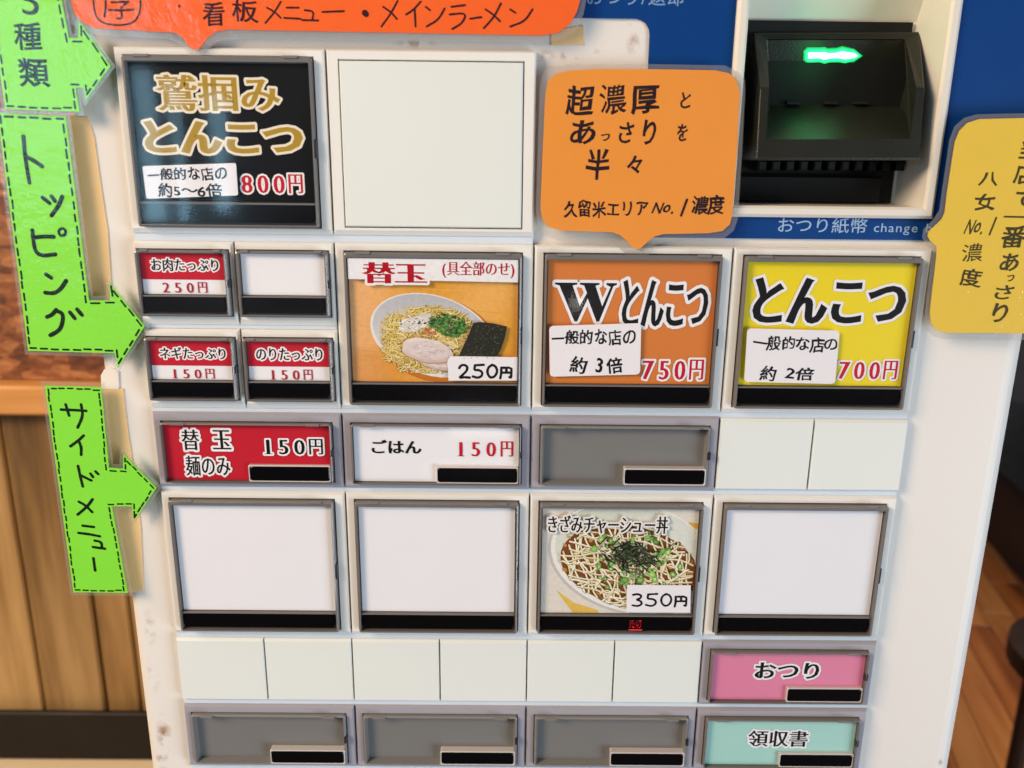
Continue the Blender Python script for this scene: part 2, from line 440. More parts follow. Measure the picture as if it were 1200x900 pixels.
# ------------------------------------------------------------------ the room behind the machine
def wood(name, c1, c2, c3, axis='z', scale=6, rough=.5, osb=False):
    m = bpy.data.materials.new(name); m.use_nodes = True; nt = m.node_tree; b = nt.nodes['Principled BSDF']
    tc = nt.nodes.new('ShaderNodeTexCoord'); mp = nt.nodes.new('ShaderNodeMapping')
    nt.links.new(tc.outputs['Object'], mp.inputs['Vector'])
    oi = nt.nodes.new('ShaderNodeObjectInfo')
    va = nt.nodes.new('ShaderNodeVectorMath'); va.operation = 'ADD'
    cb = nt.nodes.new('ShaderNodeCombineXYZ'); mu = nt.nodes.new('ShaderNodeMath'); mu.operation = 'MULTIPLY'; mu.inputs[1].default_value = 37
    nt.links.new(oi.outputs['Random'], mu.inputs[0]); nt.links.new(mu.outputs[0], cb.inputs[0]); nt.links.new(mu.outputs[0], cb.inputs[2])
    nt.links.new(mp.outputs[0], va.inputs[0]); nt.links.new(cb.outputs[0], va.inputs[1])
    if osb:
        v = nt.nodes.new('ShaderNodeTexVoronoi'); v.inputs['Scale'].default_value = 120; v.inputs['Randomness'].default_value = 1
        dn = nt.nodes.new('ShaderNodeTexNoise'); dn.inputs['Scale'].default_value = 14; dn.inputs['Detail'].default_value = 3
        sc_ = nt.nodes.new('ShaderNodeMix'); sc_.data_type = 'RGBA'; sc_.blend_type = 'ADD'; sc_.inputs['Factor'].default_value = .035
        nt.links.new(tc.outputs['Object'], dn.inputs['Vector']); nt.links.new(va.outputs[0], sc_.inputs['A']); nt.links.new(dn.outputs['Color'], sc_.inputs['B'])
        mp.inputs['Scale'].default_value = (.62, 1, 1.35); mp.inputs['Rotation'].default_value = (0, .6, 0)
        nt.links.new(sc_.outputs['Result'], v.inputs['Vector']); fac = v.outputs['Color']
        sep = nt.nodes.new('ShaderNodeSeparateColor'); nt.links.new(fac, sep.inputs[0]); f = sep.outputs[0]
        n2 = nt.nodes.new('ShaderNodeTexNoise'); n2.inputs['Scale'].default_value = 160; n2.inputs['Detail'].default_value = 6
        nt.links.new(va.outputs[0], n2.inputs['Vector'])
        a = nt.nodes.new('ShaderNodeMath'); a.operation = 'MULTIPLY_ADD'; a.inputs[1].default_value = .42; nt.links.new(f, a.inputs[0]); 
        h = nt.nodes.new('ShaderNodeMath'); h.operation = 'MULTIPLY'; h.inputs[1].default_value = .62; nt.links.new(n2.outputs['Fac'], h.inputs[0]); nt.links.new(h.outputs[0], a.inputs[2]); f = a.outputs[0]
    else:
        sx = {'z': (9, 9, 1.0), 'x': (1.0, 9, 9), 'y': (9, 1.0, 9)}[axis]
        mp.inputs['Scale'].default_value = tuple(q * scale for q in sx)
        n = nt.nodes.new('ShaderNodeTexNoise'); n.inputs['Scale'].default_value = .35; n.inputs['Detail'].default_value = 5; n.inputs['Distortion'].default_value = .8
        nt.links.new(va.outputs[0], n.inputs['Vector'])
        mm = nt.nodes.new('ShaderNodeMath'); mm.operation = 'MULTIPLY'; mm.inputs[1].default_value = 7; nt.links.new(n.outputs['Fac'], mm.inputs[0])
        fr = nt.nodes.new('ShaderNodeMath'); fr.operation = 'PINGPONG'; fr.inputs[1].default_value = 1; nt.links.new(mm.outputs[0], fr.inputs[0])
        n2 = nt.nodes.new('ShaderNodeTexNoise'); n2.inputs['Scale'].default_value = 3; n2.inputs['Detail'].default_value = 6
        nt.links.new(va.outputs[0], n2.inputs['Vector'])
        a = nt.nodes.new('ShaderNodeMath'); a.operation = 'MULTIPLY_ADD'; a.inputs[1].default_value = .45; nt.links.new(fr.outputs[0], a.inputs[0])
        h = nt.nodes.new('ShaderNodeMath'); h.operation = 'MULTIPLY'; h.inputs[1].default_value = .6; nt.links.new(n2.outputs['Fac'], h.inputs[0]); nt.links.new(h.outputs[0], a.inputs[2]); f = a.outputs[0]
    rp = nt.nodes.new('ShaderNodeValToRGB'); rp.color_ramp.elements[0].position = .26; rp.color_ramp.elements[1].position = .78
    rp.color_ramp.elements[0].color = (*lin(c1), 1); rp.color_ramp.elements[1].color = (*lin(c3), 1)
    e = rp.color_ramp.elements.new(.5); e.color = (*lin(c2), 1)
    nt.links.new(f, rp.inputs[0])
    hv = nt.nodes.new('ShaderNodeHueSaturation'); vr = nt.nodes.new('ShaderNodeMapRange'); vr.inputs['To Min'].default_value = .82; vr.inputs['To Max'].default_value = 1.15
    nt.links.new(oi.outputs['Random'], vr.inputs['Value']); nt.links.new(vr.outputs[0], hv.inputs['Value']); nt.links.new(rp.outputs[0], hv.inputs['Color'])
    nt.links.new(hv.outputs[0], b.inputs['Base Color']); b.inputs['Roughness'].default_value = rough
    bb = nt.nodes.new('ShaderNodeBump'); bb.inputs['Strength'].default_value = .35; bb.inputs['Distance'].default_value = .001
    nt.links.new(f, bb.inputs['Height']); nt.links.new(bb.outputs[0], b.inputs['Normal'])
    return m
m_osb = wood('strand_board', (84, 44, 20), (134, 78, 40), (176, 120, 72), osb=True)
m_beam = wood('pine_beam', (176, 116, 56), (200, 138, 72), (222, 164, 98), 'x', 3)
m_panel = wood('cedar_board', (92, 68, 38), (146, 112, 66), (180, 146, 96), 'z', 2.6)
m_floor = wood('floor_wood', (120, 62, 24), (178, 100, 44), (212, 138, 72), 'x', 1.0, .38)
m_darkw = mat('dark_brown_stain', (52, 32, 22), .45, noise=.3, nscale=20)
m_blackb = mat('black_matt_board', (22, 17, 13), .55, noise=.2, nscale=20)
m_beige = mat('beige_counter', (236, 214, 178), .4, noise=.05, nscale=12)
WY = 5.6
def struct(name, V, F, m, origin=(0, 0, 0)):
    return link(name, mesh(name, V, F, m, origin), None, origin, kind='structure')
zt = bp(60, 446, WY)[1]; zb = bp(60, 479, WY)[1]; zp = bp(60, 836, WY)[1]
struct('wall', *box(-14, 5.5, WY + .35, WY + .6, -17.2, 20), m_darkw)
bw = empty('wall_board', 'rough strand board on the wall above the pine beam, left of the machine', 'wall board', (-5, WY, zt + 3))
link('board', mesh('board', *box(-14, 5.5, WY + .02, WY + .34, zt + .01, 20), m_osb, (-5, WY, zt + 3)), bw, (-5, WY, zt + 3))
bm0 = empty('beam', 'orange pine beam running level under the strand board', 'beam', (-5, WY - .3, (zt + zb) / 2))
link('timber', mesh('timber', *box(-14, 5.5, WY - .3, WY + .33, zb, zt, .03), m_beam, (-5, WY - .3, zt)), bm0, (-5, WY - .3, zt))
pr = empty('wood_panelling', 'brown upright wooden boards below the pine beam, left of the machine', 'panelling', (-5, WY, zp))
xs = [bp(u, 600, WY)[0] for u in (-330, -250, -160, -75, 14, 92, 136, 200)] + [3.2, 4.3, 5.4]
xs = sorted(xs)
for i in range(len(xs) - 1):
    x0, x1 = xs[i] + .02, xs[i + 1] - .02
    og = ((x0 + x1) / 2, WY, zp)
    link('board', mesh('board', *box(x0, x1, WY + .02 + .02 * (i % 2), WY + .34, zp, zb - .005, .025), m_panel, og), pr, og)
# counter with a black kick board standing on it
zc = bp(80, 891, WY - 1.0)[1]
zc = bp(80, 891, WY - .14)[1]
ct = empty('counter', 'cream counter at the lower left, below the brown boards', 'counter', (-5, WY - 2, zc))
link('counter_top', mesh('counter_top', *box(-14, -.9, WY - 3.0, WY - .05, zc - .5, zc, .03), m_beige, (-5, WY - 2, zc)), ct, (-5, WY - 2, zc))
link('counter_front', mesh('counter_front', *box(-14, -1.0, WY - 2.8, WY - .06, -17.2, zc - .502), m_panel, (-5, WY - 2, zc)), ct, (-5, WY - 2, -10))
kb = empty('splash_board', 'black board standing on the counter against the brown boards', 'board', (-5, WY - .8, zc))
z_top = bp(80, 836, WY - .14)[1]
link('board', mesh('board', *box(-14, -.6, WY - .14, WY - .07, zc + .003, z_top, .02), m_blackb, (-5, WY - .8, zc)), kb, (-5, WY - .8, zc))

# floor with single boards
ZF = -17.2
fl = struct('floor', *box(-70, 90, -70, 110, ZF - 1.2, ZF - .25), m_darkw)
fang = math.radians(77)
def frot(a, b): return (a * math.cos(fang) - b * math.sin(fang), a * math.sin(fang) + b * math.cos(fang))
me_pl = mesh('plank', *join(([(-7, -.62, -.25), (7, -.62, -.25), (7, .62, -.25), (-7, .62, -.25), (-7, -.62, -.02), (7, -.62, -.02), (7, .62, -.02), (-7, .62, -.02),
                             (-6.98, -.60, 0), (6.98, -.60, 0), (6.98, .60, 0), (-6.98, .60, 0)],
                            [(0, 1, 5, 4), (1, 2, 6, 5), (2, 3, 7, 6), (3, 0, 4, 7), (4, 5, 9, 8), (5, 6, 10, 9), (6, 7, 11, 10), (7, 4, 8, 11), (8, 9, 10, 11)])), m_floor)
fx, fy = bpz(1170, 780, ZF)
rnd = random.Random(4)
cnt = 0
for r in range(-12, 13):
    off = rnd.uniform(-6, 6)
    for k in range(-2, 3):
        a, b = off + k * 14.03, r * 1.27
        px_, py_ = frot(a, b)
        o = link('plank', me_pl, fl, (fx + px_, fy + py_, ZF)); o.rotation_euler[2] = fang; cnt += 1
# dark bench standing on the boards
p0 = bpz(1160, 640, ZF); p1 = bpz(1206, 694, ZF)
d = np.array(p1) - np.array(p0); d /= np.linalg.norm(d); nn = np.array([-d[1], d[0]])
if nn[0] < 0: nn = -nn
be = empty('bench', 'dark brown panelled bench on the wooden floor, right of the machine', 'bench', (p0[0], p0[1], ZF))
def bench_box(a0, a1, b0, b1, z0, z1, name, m):
    q = [np.array(p0) + d * a + nn * b for a, b in ((a0, b0), (a1, b0), (a1, b1), (a0, b1))]
    V = [(x, y, z0) for x, y in q] + [(x, y, z1) for x, y in q]
    F = [(0, 3, 2, 1), (4, 5, 6, 7), (0, 1, 5, 4), (1, 2, 6, 5), (2, 3, 7, 6), (3, 0, 4, 7)]
    og = (q[0][0], q[0][1], z0)
    link(name, mesh(name, V, F, m, og), be, og)
zs = ZF + 3.6
bench_box(-14, 22, 0.15, 8, ZF + .01, zs, 'front_panel', m_darkw)
bench_box(-14.2, 22.2, -.1, 8.2, zs + .02, zs + .5, 'seat', m_blackb)
bench_box(-14.2, 22.2, 7.2, 8.2, zs + .52, ZF + 24, 'backrest', m_darkw)
sx_, sy_ = bpz(1300, 772, ZF + 7.0)
st_ = empty('stool', 'dark round stool on the wooden floor by the right edge', 'stool', (sx_, sy_, ZF))
def disc(cx, cy, z0, z1, r, n=32):
    P = [(cx + r * math.cos(2 * math.pi * i / n), cy + r * math.sin(2 * math.pi * i / n)) for i in range(n)]
    V = [(x, y, z0) for x, y in P] + [(x, y, z1) for x, y in P]
    return V, [tuple(range(n))[::-1], tuple(range(n, 2 * n))] + [(i, (i + 1) % n, n + (i + 1) % n, n + i) for i in range(n)]
link('seat', mesh('seat', *disc(sx_, sy_, ZF + 6.5, ZF + 7.0, 2.2), m_darkw, (sx_, sy_, ZF)), st_, (sx_, sy_, ZF))
for k in range(4):
    lx, ly = sx_ + 1.5 * math.cos(.785 + k * math.pi / 2), sy_ + 1.5 * math.sin(.785 + k * math.pi / 2)
    link('leg', mesh('leg', *disc(lx, ly, ZF + .005, ZF + 6.48, .22, 10), m_darkw, (lx, ly, ZF)), st_, (lx, ly, ZF))

# ------------------------------------------------------------------ the ticket machine
MO = (1.9, 0.0, -17.2)
mach = empty('ticket_machine', 'white meal ticket vending machine with rows of menu buttons and a lit banknote slot', 'ticket machine', MO)
XL, XR, PY = -.262, 4.60, .05
RX0, RX1, RZ0, RZ1, RD = 2.985, 3.925, 1.535, 3.1, .30          # banknote recess
def column(x0, x1, z0, z1, rl, rr):
    """front sheet piece with rounded left/right edge, going back 5 columns"""
    pts = []
    if rl:
        pts.append((x0, PY + 5))
        for i in range(9):
            t = math.radians(180 + 90 * i / 8); pts.append((x0 + rl + rl * math.cos(t), PY + rl + rl * math.sin(t)))
    else: pts.append((x0, PY))
    if rr:
        for i in range(9):
            t = math.radians(270 + 90 * i / 8); pts.append((x1 - rr + rr * math.cos(t), PY + rr + rr * math.sin(t)))
        pts.append((x1, PY + 5))
    else: pts.append((x1, PY))
    n = len(pts); V = [(x, y, z0) for x, y in pts] + [(x, y, z1) for x, y in pts]
    return V, [(i, i + 1, n + i + 1, n + i) for i in range(n - 1)]
V, F = join(column(XL, RX0, RZ0, 3.4, .07, 0), column(RX1, XR, RZ0, 3.4, 0, .12), column(RX0, RX1, RZ1, 3.4, 0, 0),
            column(XL, XR, -17.0, RZ0, .07, .12))
link('cabinet', mesh('cabinet', V, F, m_white, MO, False), mach, MO)
V, F = join(box(XL + .1, XR - .1, PY + 4.9, PY + 5, -17.0, 3.38), box(XL + .02, XR - .02, PY + .1, PY + 4.9, 3.402, 3.42), box(XL + .02, XR - .02, PY + .1, PY + 4.9, -17.19, -17.005))
link('cabinet_back', mesh('cabinet_back', V, F, m_white, MO), mach, MO)

# blue sheet, L-shaped round the recess
def pxp(L, y): return [bp(u, v, y) for u, v in L]
zb1 = 1.372; xb = 2.53; zc1 = 2.388
cor = [(xb - .07 + .07 * math.cos(math.radians(a)), zc1 - .07 + .07 * math.sin(math.radians(a))) for a in (0, 22, 45, 67, 90)]
cor = [(x, z) for x, z in cor]
BP_ = [(xb, zb1), (4.46, zb1), (4.46, 3.3), (.35, 3.3), (.35, zc1)] + cor[::-1]
FR = .055
y_b = PY - .012
# pieces round the hole so the recess stays open
def rect(x0, x1, z0, z1): return [(x0, z0), (x1, z0), (x1, z1), (x0, z1)]
V, F = join(prism(rect(RX1 + FR, 4.46, zb1, 3.3), y_b, PY - .001), prism(rect(RX0 - FR, RX1 + FR, zb1, RZ0 - FR), y_b, PY - .001),
            prism(rect(RX0 - FR, RX1 + FR, RZ1 + FR, 3.3), y_b, PY - .001),
            prism([(xb, zb1), (RX0 - FR, zb1), (RX0 - FR, 3.3), (.35, 3.3), (.35, zc1)] + cor[::-1], y_b, PY - .001))
link('blue_panel', mesh('blue_panel', V, F, m_blue, MO), mach, MO)
# white frame and walls of the recess
m_frame = mat('cream_frame', (222, 216, 204), .35, noise=.04, nscale=40)
def rl(x0, x1, z0, z1): return rect(x0, x1, z0, z1)
V, F = loft([(rl(RX0 - FR, RX1 + FR, RZ0 - FR, RZ1 + FR), PY - .001), (rl(RX0 - FR, RX1 + FR, RZ0 - FR, RZ1 + FR), PY - .03),
             (rl(RX0 - FR + .015, RX1 + FR - .015, RZ0 - FR + .015, RZ1 + FR - .015), PY - .042), (rl(RX0 - .012, RX1 + .012, RZ0 - .012, RZ1), PY - .042),
             (rl(RX0, RX1, RZ0, RZ1), PY - .03), (rl(RX0, RX1, RZ0, bp(975, 25, PY + RD)[1]), PY + RD)], False, True)
link('recess', mesh('recess', V, F, m_frame, MO), mach, MO)

# ---- banknote unit in the recess
bn = link('banknote_slot', None, mach, (3.45, .1, 1.9), 'dark grey banknote slot with a glowing green arrow')
YB = PY + RD - .02      # back plate front face
def P3(u, v, y): x, z = bp(u, v, y); return (x, y, z)
YF = -.06
def quad(a, b, c, d): return ([a, b, c, d], [(0, 1, 2, 3)])
# back plate
a = [P3(868, 25, YB), P3(1085, 25, YB), P3(1059, 242, YB), P3(862, 242, YB)]
ptb = bp(975, 25, YB)[1]
plate = box(RX0 + .004, RX1 - .025, YB, YB + .015, RZ0 + .004, ptb)
link('back_plate', mesh('back_plate', *plate, m_dark, MO), bn, MO)
# outline points
T0, T1 = P3(884, 38, YB - .02), P3(1079, 37, YB - .02)          # top outer
t0, t1 = P3(898, 46, YB - .03), P3(1061, 46, YB - .03)          # top inner
K0, K1 = P3(890.5, 103.5, YF + .05), P3(1084, 103.5, YF + .05)  # knee outer
k0, k1 = P3(901.5, 103.5, YF + .05), P3(1074, 103.5, YF + .05)  # knee inner
B0, B1 = P3(886, 188, YF + .02), P3(1078, 188, YF + .02)        # bottom outer
b0, b1 = P3(897, 163.5, YF + .03), P3(1067, 162.5, YF + .03)    # lip inner top
def back(p, y): return (p[0], y, p[2])
V, F = join(quad(T0, T1, t1, t0), quad(T0, t0, k0, K0), quad(t1, T1, K1, k1),
            quad(K0, k0, b0, B0), quad(k1, K1, B1, b1), quad(b0, b1, B1, B0),
            quad(back(T0, YB), back(T1, YB), T1, T0),
            ([back(T0, YB), T0, K0, B0, back(B0, YB)], [(0, 1, 2, 3, 4)]), ([back(T1, YB), T1, K1, B1, back(B1, YB)], [(0, 1, 2, 3, 4)]),
            quad(B0, B1, back(B1, YB), back(B0, YB)))
hood = link('hood', mesh('hood', V, F, m_hood, MO), bn, MO)
md = hood.modifiers.new('bevel', 'BEVEL'); md.width = .0006; md.segments = 2; md.limit_method = 'ANGLE'; md.angle_limit = math.radians(20)
# weld the pieces so the bevel follows the edges
import bmesh
bmh = bmesh.new(); bmh.from_mesh(hood.data); bmesh.ops.remove_doubles(bmh, verts=bmh.verts, dist=1e-5); bmesh.ops.recalc_face_normals(bmh, faces=bmh.faces); bmh.to_mesh(hood.data); bmh.free()
# inside: sloping upper wall, dark slot, tray, cheeks
u0, u1 = P3(899, 47, YB - .028), P3(1060, 47, YB - .028)
s0, s1 = P3(903, 97, YB + .03), P3(1062, 97, YB + .03)
V, F = quad(s0, s1, u1, u0); link('upper_wall', mesh('upper_wall', V, F, m_hood, MO), bn, MO)
s2, s3 = P3(903, 121, YB + .02), P3(1040, 121, YB + .02)
dk0, dk1 = (s0[0], YB + .10, s0[2]), (s1[0], YB + .10, s1[2])
V, F = join(quad((s2[0] - .02, YB + .10, s2[2]), (s1[0] + .03, YB + .10, s2[2]), dk1, dk0), quad(dk0, dk1, s1, s0))
link('slot_gap', mesh('slot_gap', V, F, m_dark, MO), bn, MO)
V, F = quad(b0, b1, (s1[0], YB + .02, s2[2]), s2); link('tray', mesh('tray', V, F, m_hood, MO), bn, MO)
for V in ([k1, t1, u1, s1, (s1[0], YB + .1, s1[2]), (s1[0], YB + .02, s2[2]), b1], [k0, t0, u0, s0, (s0[0], YB + .1, s0[2]), s2, b0]):
    link('cheek', mesh('cheek', V, [tuple(range(7))], m_hood, MO), bn, MO)
for u in (928, 972, 1007):
    c0 = P3(u, 121, YB + .0); 
    link('guide_rib', mesh('guide_rib', *box(c0[0] - .035, c0[0] + .035, YB - .03, YB + .05, c0[2] - .006, c0[2] + .006), m_hood, c0), bn, c0)
# comb teeth and black lower box below the hood
for i in range(11):
    c0 = P3(893 + i * 16.2, 193, YB - .08)
    link('tooth', mesh('tooth', *box(c0[0] - .022, c0[0] + .022, YB - .09, YB + .0, c0[2] - .03, c0[2] + .022, .008), m_dark, c0), bn, c0)
lw = P3(870, 205, YB - .06)[2]
link('lower_box', mesh('lower_box', *box(RX0 + .01, RX1 - .11, YB - .06, YB, RZ0 + .005, lw, .01), m_dark, MO), bn, MO)
# green arrow lamp
def led_outline(g):
    P = [(945 - g, 65), (944.5 - g * .9, 61 - g * .4), (947 - g * .3, 59 - g), (962, 59 - g), (966, 58.5 - g), (970, 60 - g), (980, 59.5 - g), (987, 57.5 - g), (994, 59 - g), (1001, 60 - g * .8), (1008 + g, 65.5),
         (1001, 70 + g * .8), (990, 72 + g), (982, 70.5 + g), (972, 71 + g), (966, 72.5 + g), (960, 70.5 + g), (952, 71 + g), (947 - g * .3, 71 + g), (944.5 - g * .9, 69 + g * .4)]
    return P
def on_wall(u, v, off):
    n0 = np.array(u0); e1 = np.array(u1) - n0; e2 = np.array(s0) - n0; nr = np.cross(e1, e2); nr /= np.linalg.norm(nr)
    if nr[1] > 0: nr = -nr
    dd = np.array([(u - 600) / FPX, (v - 450) / FPX, 1.0]) @ RC; dd = np.array([dd[0], dd[2], -dd[1]])
    k = np.dot(n0 + nr * off - CP, nr) / np.dot(dd, nr)
    return tuple(CP + k * dd)
m_led = emis('green_lamp', (.02, 1.0, .25), 1.6); m_led2 = emis('green_lamp_core', (.42, 1.0, .60), 4.5)
m_led0 = emis('green_glow_inner', (.0, .55, .12), .8)
m_led3 = emis('green_glow_outer', (.0, .40, .09), .28)
for nm, g, off, m in (('painted_glow', 3.6, .002, m_led3), ('painted_halo', 2.2, .004, m_led0), ('lamp_glow', .9, .006, m_led), ('lamp_core', -2.6, .008, m_led2)):  # the outer two outlines are painted bloom round the arrow lamp
    P = [on_wall(u, v, off) for u, v in led_outline(g)]
    T = tess([(p[0], p[2]) for p in P])
    link(nm, mesh(nm, P, T, m, P[0]), bn, P[0])

gl = bpy.data.lights.new('lamp_spill', 'POINT'); gl.energy = .0035; gl.color = (.02, 1.0, .25); gl.shadow_soft_size = .004; gl.specular_factor = 0.2  # added point light for the arrow's green spill on the hood
go = bpy.data.objects.new('lamp_spill', gl); COL.objects.link(go); q_ = on_wall(974, 66, .16); go.location = [v * S for v in q_]
# ---- rails between the rows of buttons
ROWS = [2.24, 1.335, .89, .445, 0, -.89, -1.335, -1.78]
for z, x0, x1 in ((2.24 - .877, 0, 2.0), (1.335 - .875, 0, 4), (.89, 0, 1), (0.012, 0, 4), (-.877, 0, 4), (-1.322, 0, 4), (-1.767, 0, 4)):
    z0, z1 = z - .035, z + .03
    if z == .89: z0, z1 = .885, .925
    og = ((x0 + x1) / 2, .04, z)
    link('rail', mesh('rail', *box(x0 + .004, x1 - .004, .022, PY - .001, z0, z1, .004), m_rail, og), mach, og)

# ---- buttons
MESH = {}
def cached(key, fn):
    if key not in MESH: MESH[key] = fn()
    return MESH[key]
def frame_mesh(wd, ht, o, botin, m, deep=.03, floor_m=None):
    a = rect(.004, wd - .004, -ht, -.004); i1 = .009
    L = [(a, PY), (a, .016), (rect(.004 + i1, wd - .004 - i1, -ht + botin, -.004 - i1), 0),
         (rect(o[0], o[1], o[2], o[3]), 0), (rect(o[0] + .003, o[1] - .003, o[2] + .003, o[3] - .003), .004), (rect(o[0] + .003, o[1] - .003, o[2] + .003, o[3] - .003), deep)]
    V, F = loft(L, False, True)
    return mesh('housing', V, F, m)
def bezel_mesh(o, inn, yb):
    V, F = loft([(rrect(*o, .012), .029), (rrect(*o, .012), -.030), (rrect(o[0] + .006, o[1] - .006, o[2] + .006, o[3] - .006, .010), -.034),
                 (rrect(*inn, .006), -.034), (rrect(*inn, .006), yb)], False, True)
    return mesh('bezel', V, F, m_bezel)
BIG = dict(w=1.0, h=.868, open=(.047, .948, -.840, -.038), cap=(.055, .940, -.834, -.045), card=(.072, .922, -.712, -.074), bar=(.068, .921, -.811, -.727), bot=.024)
SML = dict(w=.5, h=.424, open=(.012, .480, -.382, -.038), cap=(.018, .474, -.376, -.044), card=(.036, .452, -.266, -.060), bar=(.031, .446, -.355, -.279), bot=.03)
GRY = dict(w=1.0, h=.424, open=(.045, .955, -.392, -.048), cap=(.051, .948, -.386, -.054), card=(.062, .937, -.377, -.064), bar=(.506, .930, -.371, -.292), bot=.02)
def place(name, me, b, x, z, label=None):
    o = link(name, me, b, (x, 0, z)); 
    if label: o['label'] = label
    return o
YC = -.006
def button(x, z, K, kind, label, base=None, empty_=False, latch=True):
    b = link('menu_button', cached(('h', kind), lambda: frame_mesh(K['w'], K['h'], K['open'], K['bot'], m_grayf if kind == 'g' else m_plastic)), mach, (x, 0, z), label)
    ci = K['card']
    if kind == 'g':
        if empty_:
            def tray():
                V, F = loft([(rrect(*K['cap'], .012), .029), (rrect(*K['cap'], .012), -.018), (rrect(K['cap'][0] + .006, K['cap'][1] - .006, K['cap'][2] + .006, K['cap'][3] - .006, .010), -.022),
                             (rrect(*ci, .006), -.022), (rrect(ci[0] + .01, ci[1] - .01, ci[2] + .01, ci[3] - .01, .006), .020)], False, True)
                return mesh('bezel', V, F, m_tray, smooth=False)
            place('bezel', cached('ge', tray), b, x, z)
        else:
            place('bezel', cached('gb', lambda: bezel_mesh(K['cap'], (ci[0] - .004, ci[1] + .004, ci[2] - .004, ci[3] + .004), -.001)), b, x, z)
        L = (.499, .938, -.380, -.284)
        place('ledge', cached('gl', lambda: mesh('ledge', *loft([(rrect(*L, .008), .018), (rrect(*L, .008), -.024), (rrect(L[0] + .003, L[1] - .003, L[2] + .003, L[3] - .003, .006), -.027),
              (rrect(K['bar'][0] - .002, K['bar'][1] + .002, K['bar'][2] - .002, K['bar'][3] + .002, .01), -.027), (rrect(*K['bar'], .01), -.020)], False, True), m_ledge)), b, x, z)
        place('indicator_window', cached('gbar', lambda: mesh('indicator_window', *loft([(rrect(*K['bar'], .014), -.0195), (rrect(*K['bar'], .014), -.026), (rrect(K['bar'][0] + .003, K['bar'][1] - .003, K['bar'][2] + .003, K['bar'][3] - .003, .012), -.028)]), m_bar)), b, x, z)
        cp = K['cap']
        def cov():
            P = [(cp[0] + .004, cp[2] + .004), (.490, cp[2] + .004), (.490, -.274), (cp[1] - .004, -.274), (cp[1] - .004, cp[3] - .004), (cp[0] + .004, cp[3] - .004)]
            return mesh('clear_cover', *prism(P, -.044, -.0365), m_cover)
        place('clear_cover', cached('gcov', cov), b, x, z)
    else:
        inn = (ci[0] - .006, ci[1] + .006, K['cap'][2] + .012, ci[3] + .004)
        place('bezel', cached(('b', kind), lambda: bezel_mesh(K['cap'], inn, -.001)), b, x, z)
        B = K['bar']; r = .030 if kind == 'b' else .02
        def bar():
            # flat window with bowed short ends
            P = []
            for i in range(7):
                t = math.radians(-60 + 20 * i); P.append((B[1] - r * (1 - math.cos(t)) * .9, (B[2] + B[3]) / 2 + (B[3] - B[2]) / 2 * math.sin(t) / math.sin(math.radians(60))))
            for i in range(7):
                t = math.radians(120 + 20 * i); P.append((B[0] + r * (1 + math.cos(t)) * .9, (B[2] + B[3]) / 2 + (B[3] - B[2]) / 2 * math.sin(t) / math.sin(math.radians(60))))
            return mesh('indicator_window', *prism(P, -.020, -.002), m_bar)
        place('indicator_window', cached(('bar', kind), bar), b, x, z)
        def sep():
            return mesh('divider', *box(inn[0] + .002, inn[1] - .002, -.026, -.0015, (B[3] + ci[2]) / 2 - .004, (B[3] + ci[2]) / 2 + .003), m_strip)
        place('divider', cached(('sep', kind), sep), b, x, z)
        cp = K['cap']
        place('clear_cover', cached(('cov', kind), lambda: mesh('clear_cover', *loft([(rrect(cp[0] + .003, cp[1] - .003, cp[2] + .003, cp[3] - .003, .01), -.036), (rrect(cp[0] + .003, cp[1] - .003, cp[2] + .003, cp[3] - .003, .01), -.043), (rrect(cp[0] + .008, cp[1] - .008, cp[2] + .008, cp[3] - .008, .01), -.046)], True, True), m_cover)), b, x, z)
    if latch:
        cp = K['cap']; zm = cp[2] * .55
        hh = .045 if kind == 'b' else .02
        place('latch', cached(('lat', kind), lambda: mesh('latch', *box(cp[1] - .010, cp[1] + .007, -.033, .0, zm - hh, zm + hh, .003), m_latch)), b, x, z)
        tb = cached(('tab', kind), lambda: mesh('hinge_tab', *box(0, .07 * K['w'], -.040, -.03, cp[3] - .008, cp[3] + .005, .002), m_strip))
        place('hinge_tab', tb, b, x + cp[0] + .06 * K['w'], z); place('hinge_tab', tb, b, x + cp[1] - .13 * K['w'], z)
    if base is not None:
        cm = base
        place('card', cached(('card', kind, cm.name), lambda: mesh('card', *box(ci[0], ci[1], YC, -.0012, ci[2], ci[3]), cm)), b, x, z)
    b['cx'] = x; b['cz'] = z
    return b
def card_rect(x, z, K): c = K['card']; return (x + c[0], x + c[1], z + c[2], z + c[3])

m_cw = mat('card_white', (240, 239, 243), .6, noise=.02, nscale=60)
m_cblack = mat('card_black', (12, 12, 15), .5, spec=.1, noise=.1)
m_cred = mat('card_red', (196, 26, 46), .5, noise=.03); m_cor = mat('card_orange', (216, 124, 52), .5, noise=.03)
m_cye = mat('card_yellow', (240, 216, 20), .5, noise=.03); m_cpink = mat('card_pink', (226, 132, 164), .5, noise=.03)
m_cteal = mat('card_teal', (168, 214, 204), .5, noise=.03)
GOLD = C_((176, 142, 44)); CREAM = C_((240, 228, 205)); GOLDH = C_((236, 226, 206))
MIN = dict(ax=.034, ay=-.006)          # print face: heavy stems, thin bars

# top row
b = button(0, 2.24, BIG, 'b', 'black menu button with gold lettering', m_cblack)
c = Canvas(YC - .002)
c.text('鷲掴み', (182.5, 328, 88, 130.5), GOLD, ax=.030, ay=.004, halo=GOLDH, hr=.07)
c.text('とんこつ', (169, 355, 142, 180.5), GOLD, ax=.058, ay=.022, halo=GOLDH, hr=.075)
c.text('800円', (283, 355, 204, 226.5), RED, halo=WHITE, hr=.075, **MIN)
c.build('lettering', m_ink, b)
